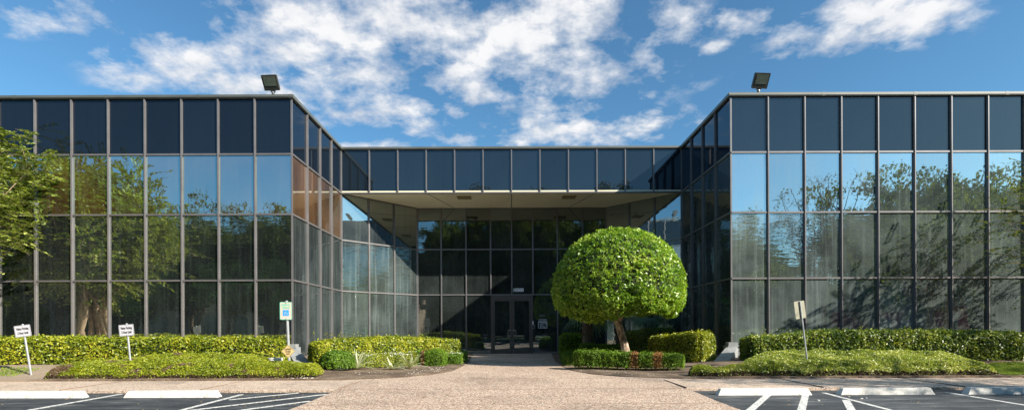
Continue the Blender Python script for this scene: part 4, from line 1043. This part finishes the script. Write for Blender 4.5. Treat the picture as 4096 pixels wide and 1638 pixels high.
# ------------------------------------------------------------------ light
to_sun = Vector((1.61, -1, 1.145)).normalized()
sd = bpy.data.lights.new('sun', 'SUN'); sd.energy = 5.; sd.angle = R(.5); sd.color = (1, .93, .80)
so = bpy.data.objects.new('sun', sd); C.objects.link(so); so.rotation_euler = to_sun.to_track_quat('Z', 'Y').to_euler()
w = bpy.data.worlds.new('World'); S.world = w; w.use_nodes = True
nt = w.node_tree; nt.nodes.clear(); out = N(nt, 'ShaderNodeOutputWorld'); bg = N(nt, 'ShaderNodeBackground')
sky = N(nt, 'ShaderNodeTexSky'); sky.sky_type = 'NISHITA'; sky.sun_disc = False
sky.sun_elevation = math.asin(to_sun.z); sky.sun_rotation = math.atan2(to_sun.x, to_sun.y); sky.air_density = 1.; sky.dust_density = .6; sky.ozone_density = 2.
tc = N(nt, 'ShaderNodeTexCoord'); sx = N(nt, 'ShaderNodeSeparateXYZ'); L(nt, tc.outputs['Generated'], sx.inputs[0])
X_, Y_, Z_ = sx.outputs
yy = math_(nt, 'MAXIMUM', Y_, .02)
u = math_(nt, 'DIVIDE', X_, yy); v = math_(nt, 'DIVIDE', Z_, yy)
BL = [(950, 60, 380, 95, 0, 1.), (1330, 70, 300, 110, 0, 1.), (470, 160, 190, 85, 0, .8), (620, 205, 190, 55, 0, .9), (960, 225, 150, 110, -15, .85), (1180, 220, 110, 90, 10, .75), (760, 120, 160, 80, 0, .8),
      (1480, 170, 170, 110, 0, .85), (1690, 50, 90, 60, 0, .8), (1890, 50, 90, 45, 0, .7), (2200, 55, 200, 75, -12, 1.), (2130, 110, 110, 50, -15, .6), (1430, 330, 330, 40, -5, .85), (1960, 150, 90, 22, -20, .5),
      (1500, 265, 140, 60, -25, .6), (200, 25, 170, 50, 0, .62), (950, 365, 130, 14, 0, .7), (1800, 125, 60, 20, -20, .5), (2430, 40, 70, 25, 0, .45), (50, 72, 70, 22, 0, .5), (1760, 215, 60, 18, -20, .3), (60, 20, 40, 25, 0, .3), (700, 300, 80, 50, 10, .4), (880, 300, 90, 40, 0, .75)]
acc = None
for (bx, by, rx, ry, ang, wt) in BL:
    cu_, cv_ = (bx-1288)/1275, (825-by)/1275; a = R(-ang)
    du = math_(nt, 'SUBTRACT', u, cu_); dv = math_(nt, 'SUBTRACT', v, cv_)
    p = math_(nt, 'ADD', math_(nt, 'MULTIPLY', du, math.cos(a)*1275/rx), math_(nt, 'MULTIPLY', dv, math.sin(a)*1275/rx))
    q = math_(nt, 'ADD', math_(nt, 'MULTIPLY', du, -math.sin(a)*1275/ry), math_(nt, 'MULTIPLY', dv, math.cos(a)*1275/ry))
    r2 = math_(nt, 'ADD', math_(nt, 'MULTIPLY', p, p), math_(nt, 'MULTIPLY', q, q))
    f = math_(nt, 'MULTIPLY', math_(nt, 'POWER', 2.718, math_(nt, 'MULTIPLY', r2, -.65)), wt)
    acc = f if acc is None else math_(nt, 'MAXIMUM', acc, f)
zc = math_(nt, 'ADD', math_(nt, 'MAXIMUM', Z_, 0), .22)
cv = N(nt, 'ShaderNodeCombineXYZ'); L(nt, math_(nt, 'DIVIDE', X_, zc), cv.inputs[0]); L(nt, math_(nt, 'DIVIDE', Y_, zc), cv.inputs[1])
n1 = noise(nt, cv.outputs[0], 5.2, 10, .60)
n2 = noise(nt, cv.outputs[0], 13., 6, .6)
dens = math_(nt, 'ADD', acc, math_(nt, 'MULTIPLY', math_(nt, 'SUBTRACT', n1, .5), 2.9))
dens = math_(nt, 'ADD', dens, math_(nt, 'MULTIPLY', math_(nt, 'SUBTRACT', n2, .5), 1.5))
cl = ramp_v(nt, dens, .33, 1.05, 0, .98); cl = math_(nt, 'MULTIPLY', cl, ramp_v(nt, acc, .12, .35, 0, 1)); cl = math_(nt, 'MULTIPLY', cl, ramp_v(nt, Y_, .05, .2, 0, 1))
tex = noise(nt, cv.outputs[0], 5.5, 7, .6)
shade = ramp(nt, math_(nt, 'ADD', math_(nt, 'MULTIPLY', dens, .25), tex), [(.50, (.60, .66, .76)), (.66, (.80, .84, .90)), (.86, (1.04, 1.04, 1.04))])
SKYS = .08
cloudc = mix(nt, 1., shade, (.50/SKYS, .50/SKYS, .505/SKYS), 'MULTIPLY')
tinted = mix(nt, 1., sky.outputs[0], (.60, .98, 1.10), 'MULTIPLY')
L(nt, mix(nt, cl, tinted, cloudc), bg.inputs[0]); bg.inputs[1].default_value = SKYS
L(nt, bg.outputs[0], out.inputs[0])

# ------------------------------------------------------------------ camera
cam = bpy.data.cameras.new('camera'); cam.sensor_width = 36; cam.lens = 36*1275/2576; cam.shift_y = (825-515)/2576; cam.clip_end = 2000; cam.clip_start = .05
co = bpy.data.objects.new('camera', cam); C.objects.link(co)
co.matrix_world = Matrix.Translation((0, 0, 1.207)) @ Matrix.Rotation(PI/2, 4, 'X') @ Matrix.Rotation(R(-.23), 4, 'Z')
S.camera = co
S.view_settings.view_transform = 'Standard'; S.view_settings.look = 'None'; S.view_settings.exposure = .9; S.view_settings.gamma = 1
S.render.resolution_x = 1024; S.render.resolution_y = 409
S.cycles.max_bounces = 8; S.cycles.glossy_bounces = 5; S.cycles.diffuse_bounces = 3
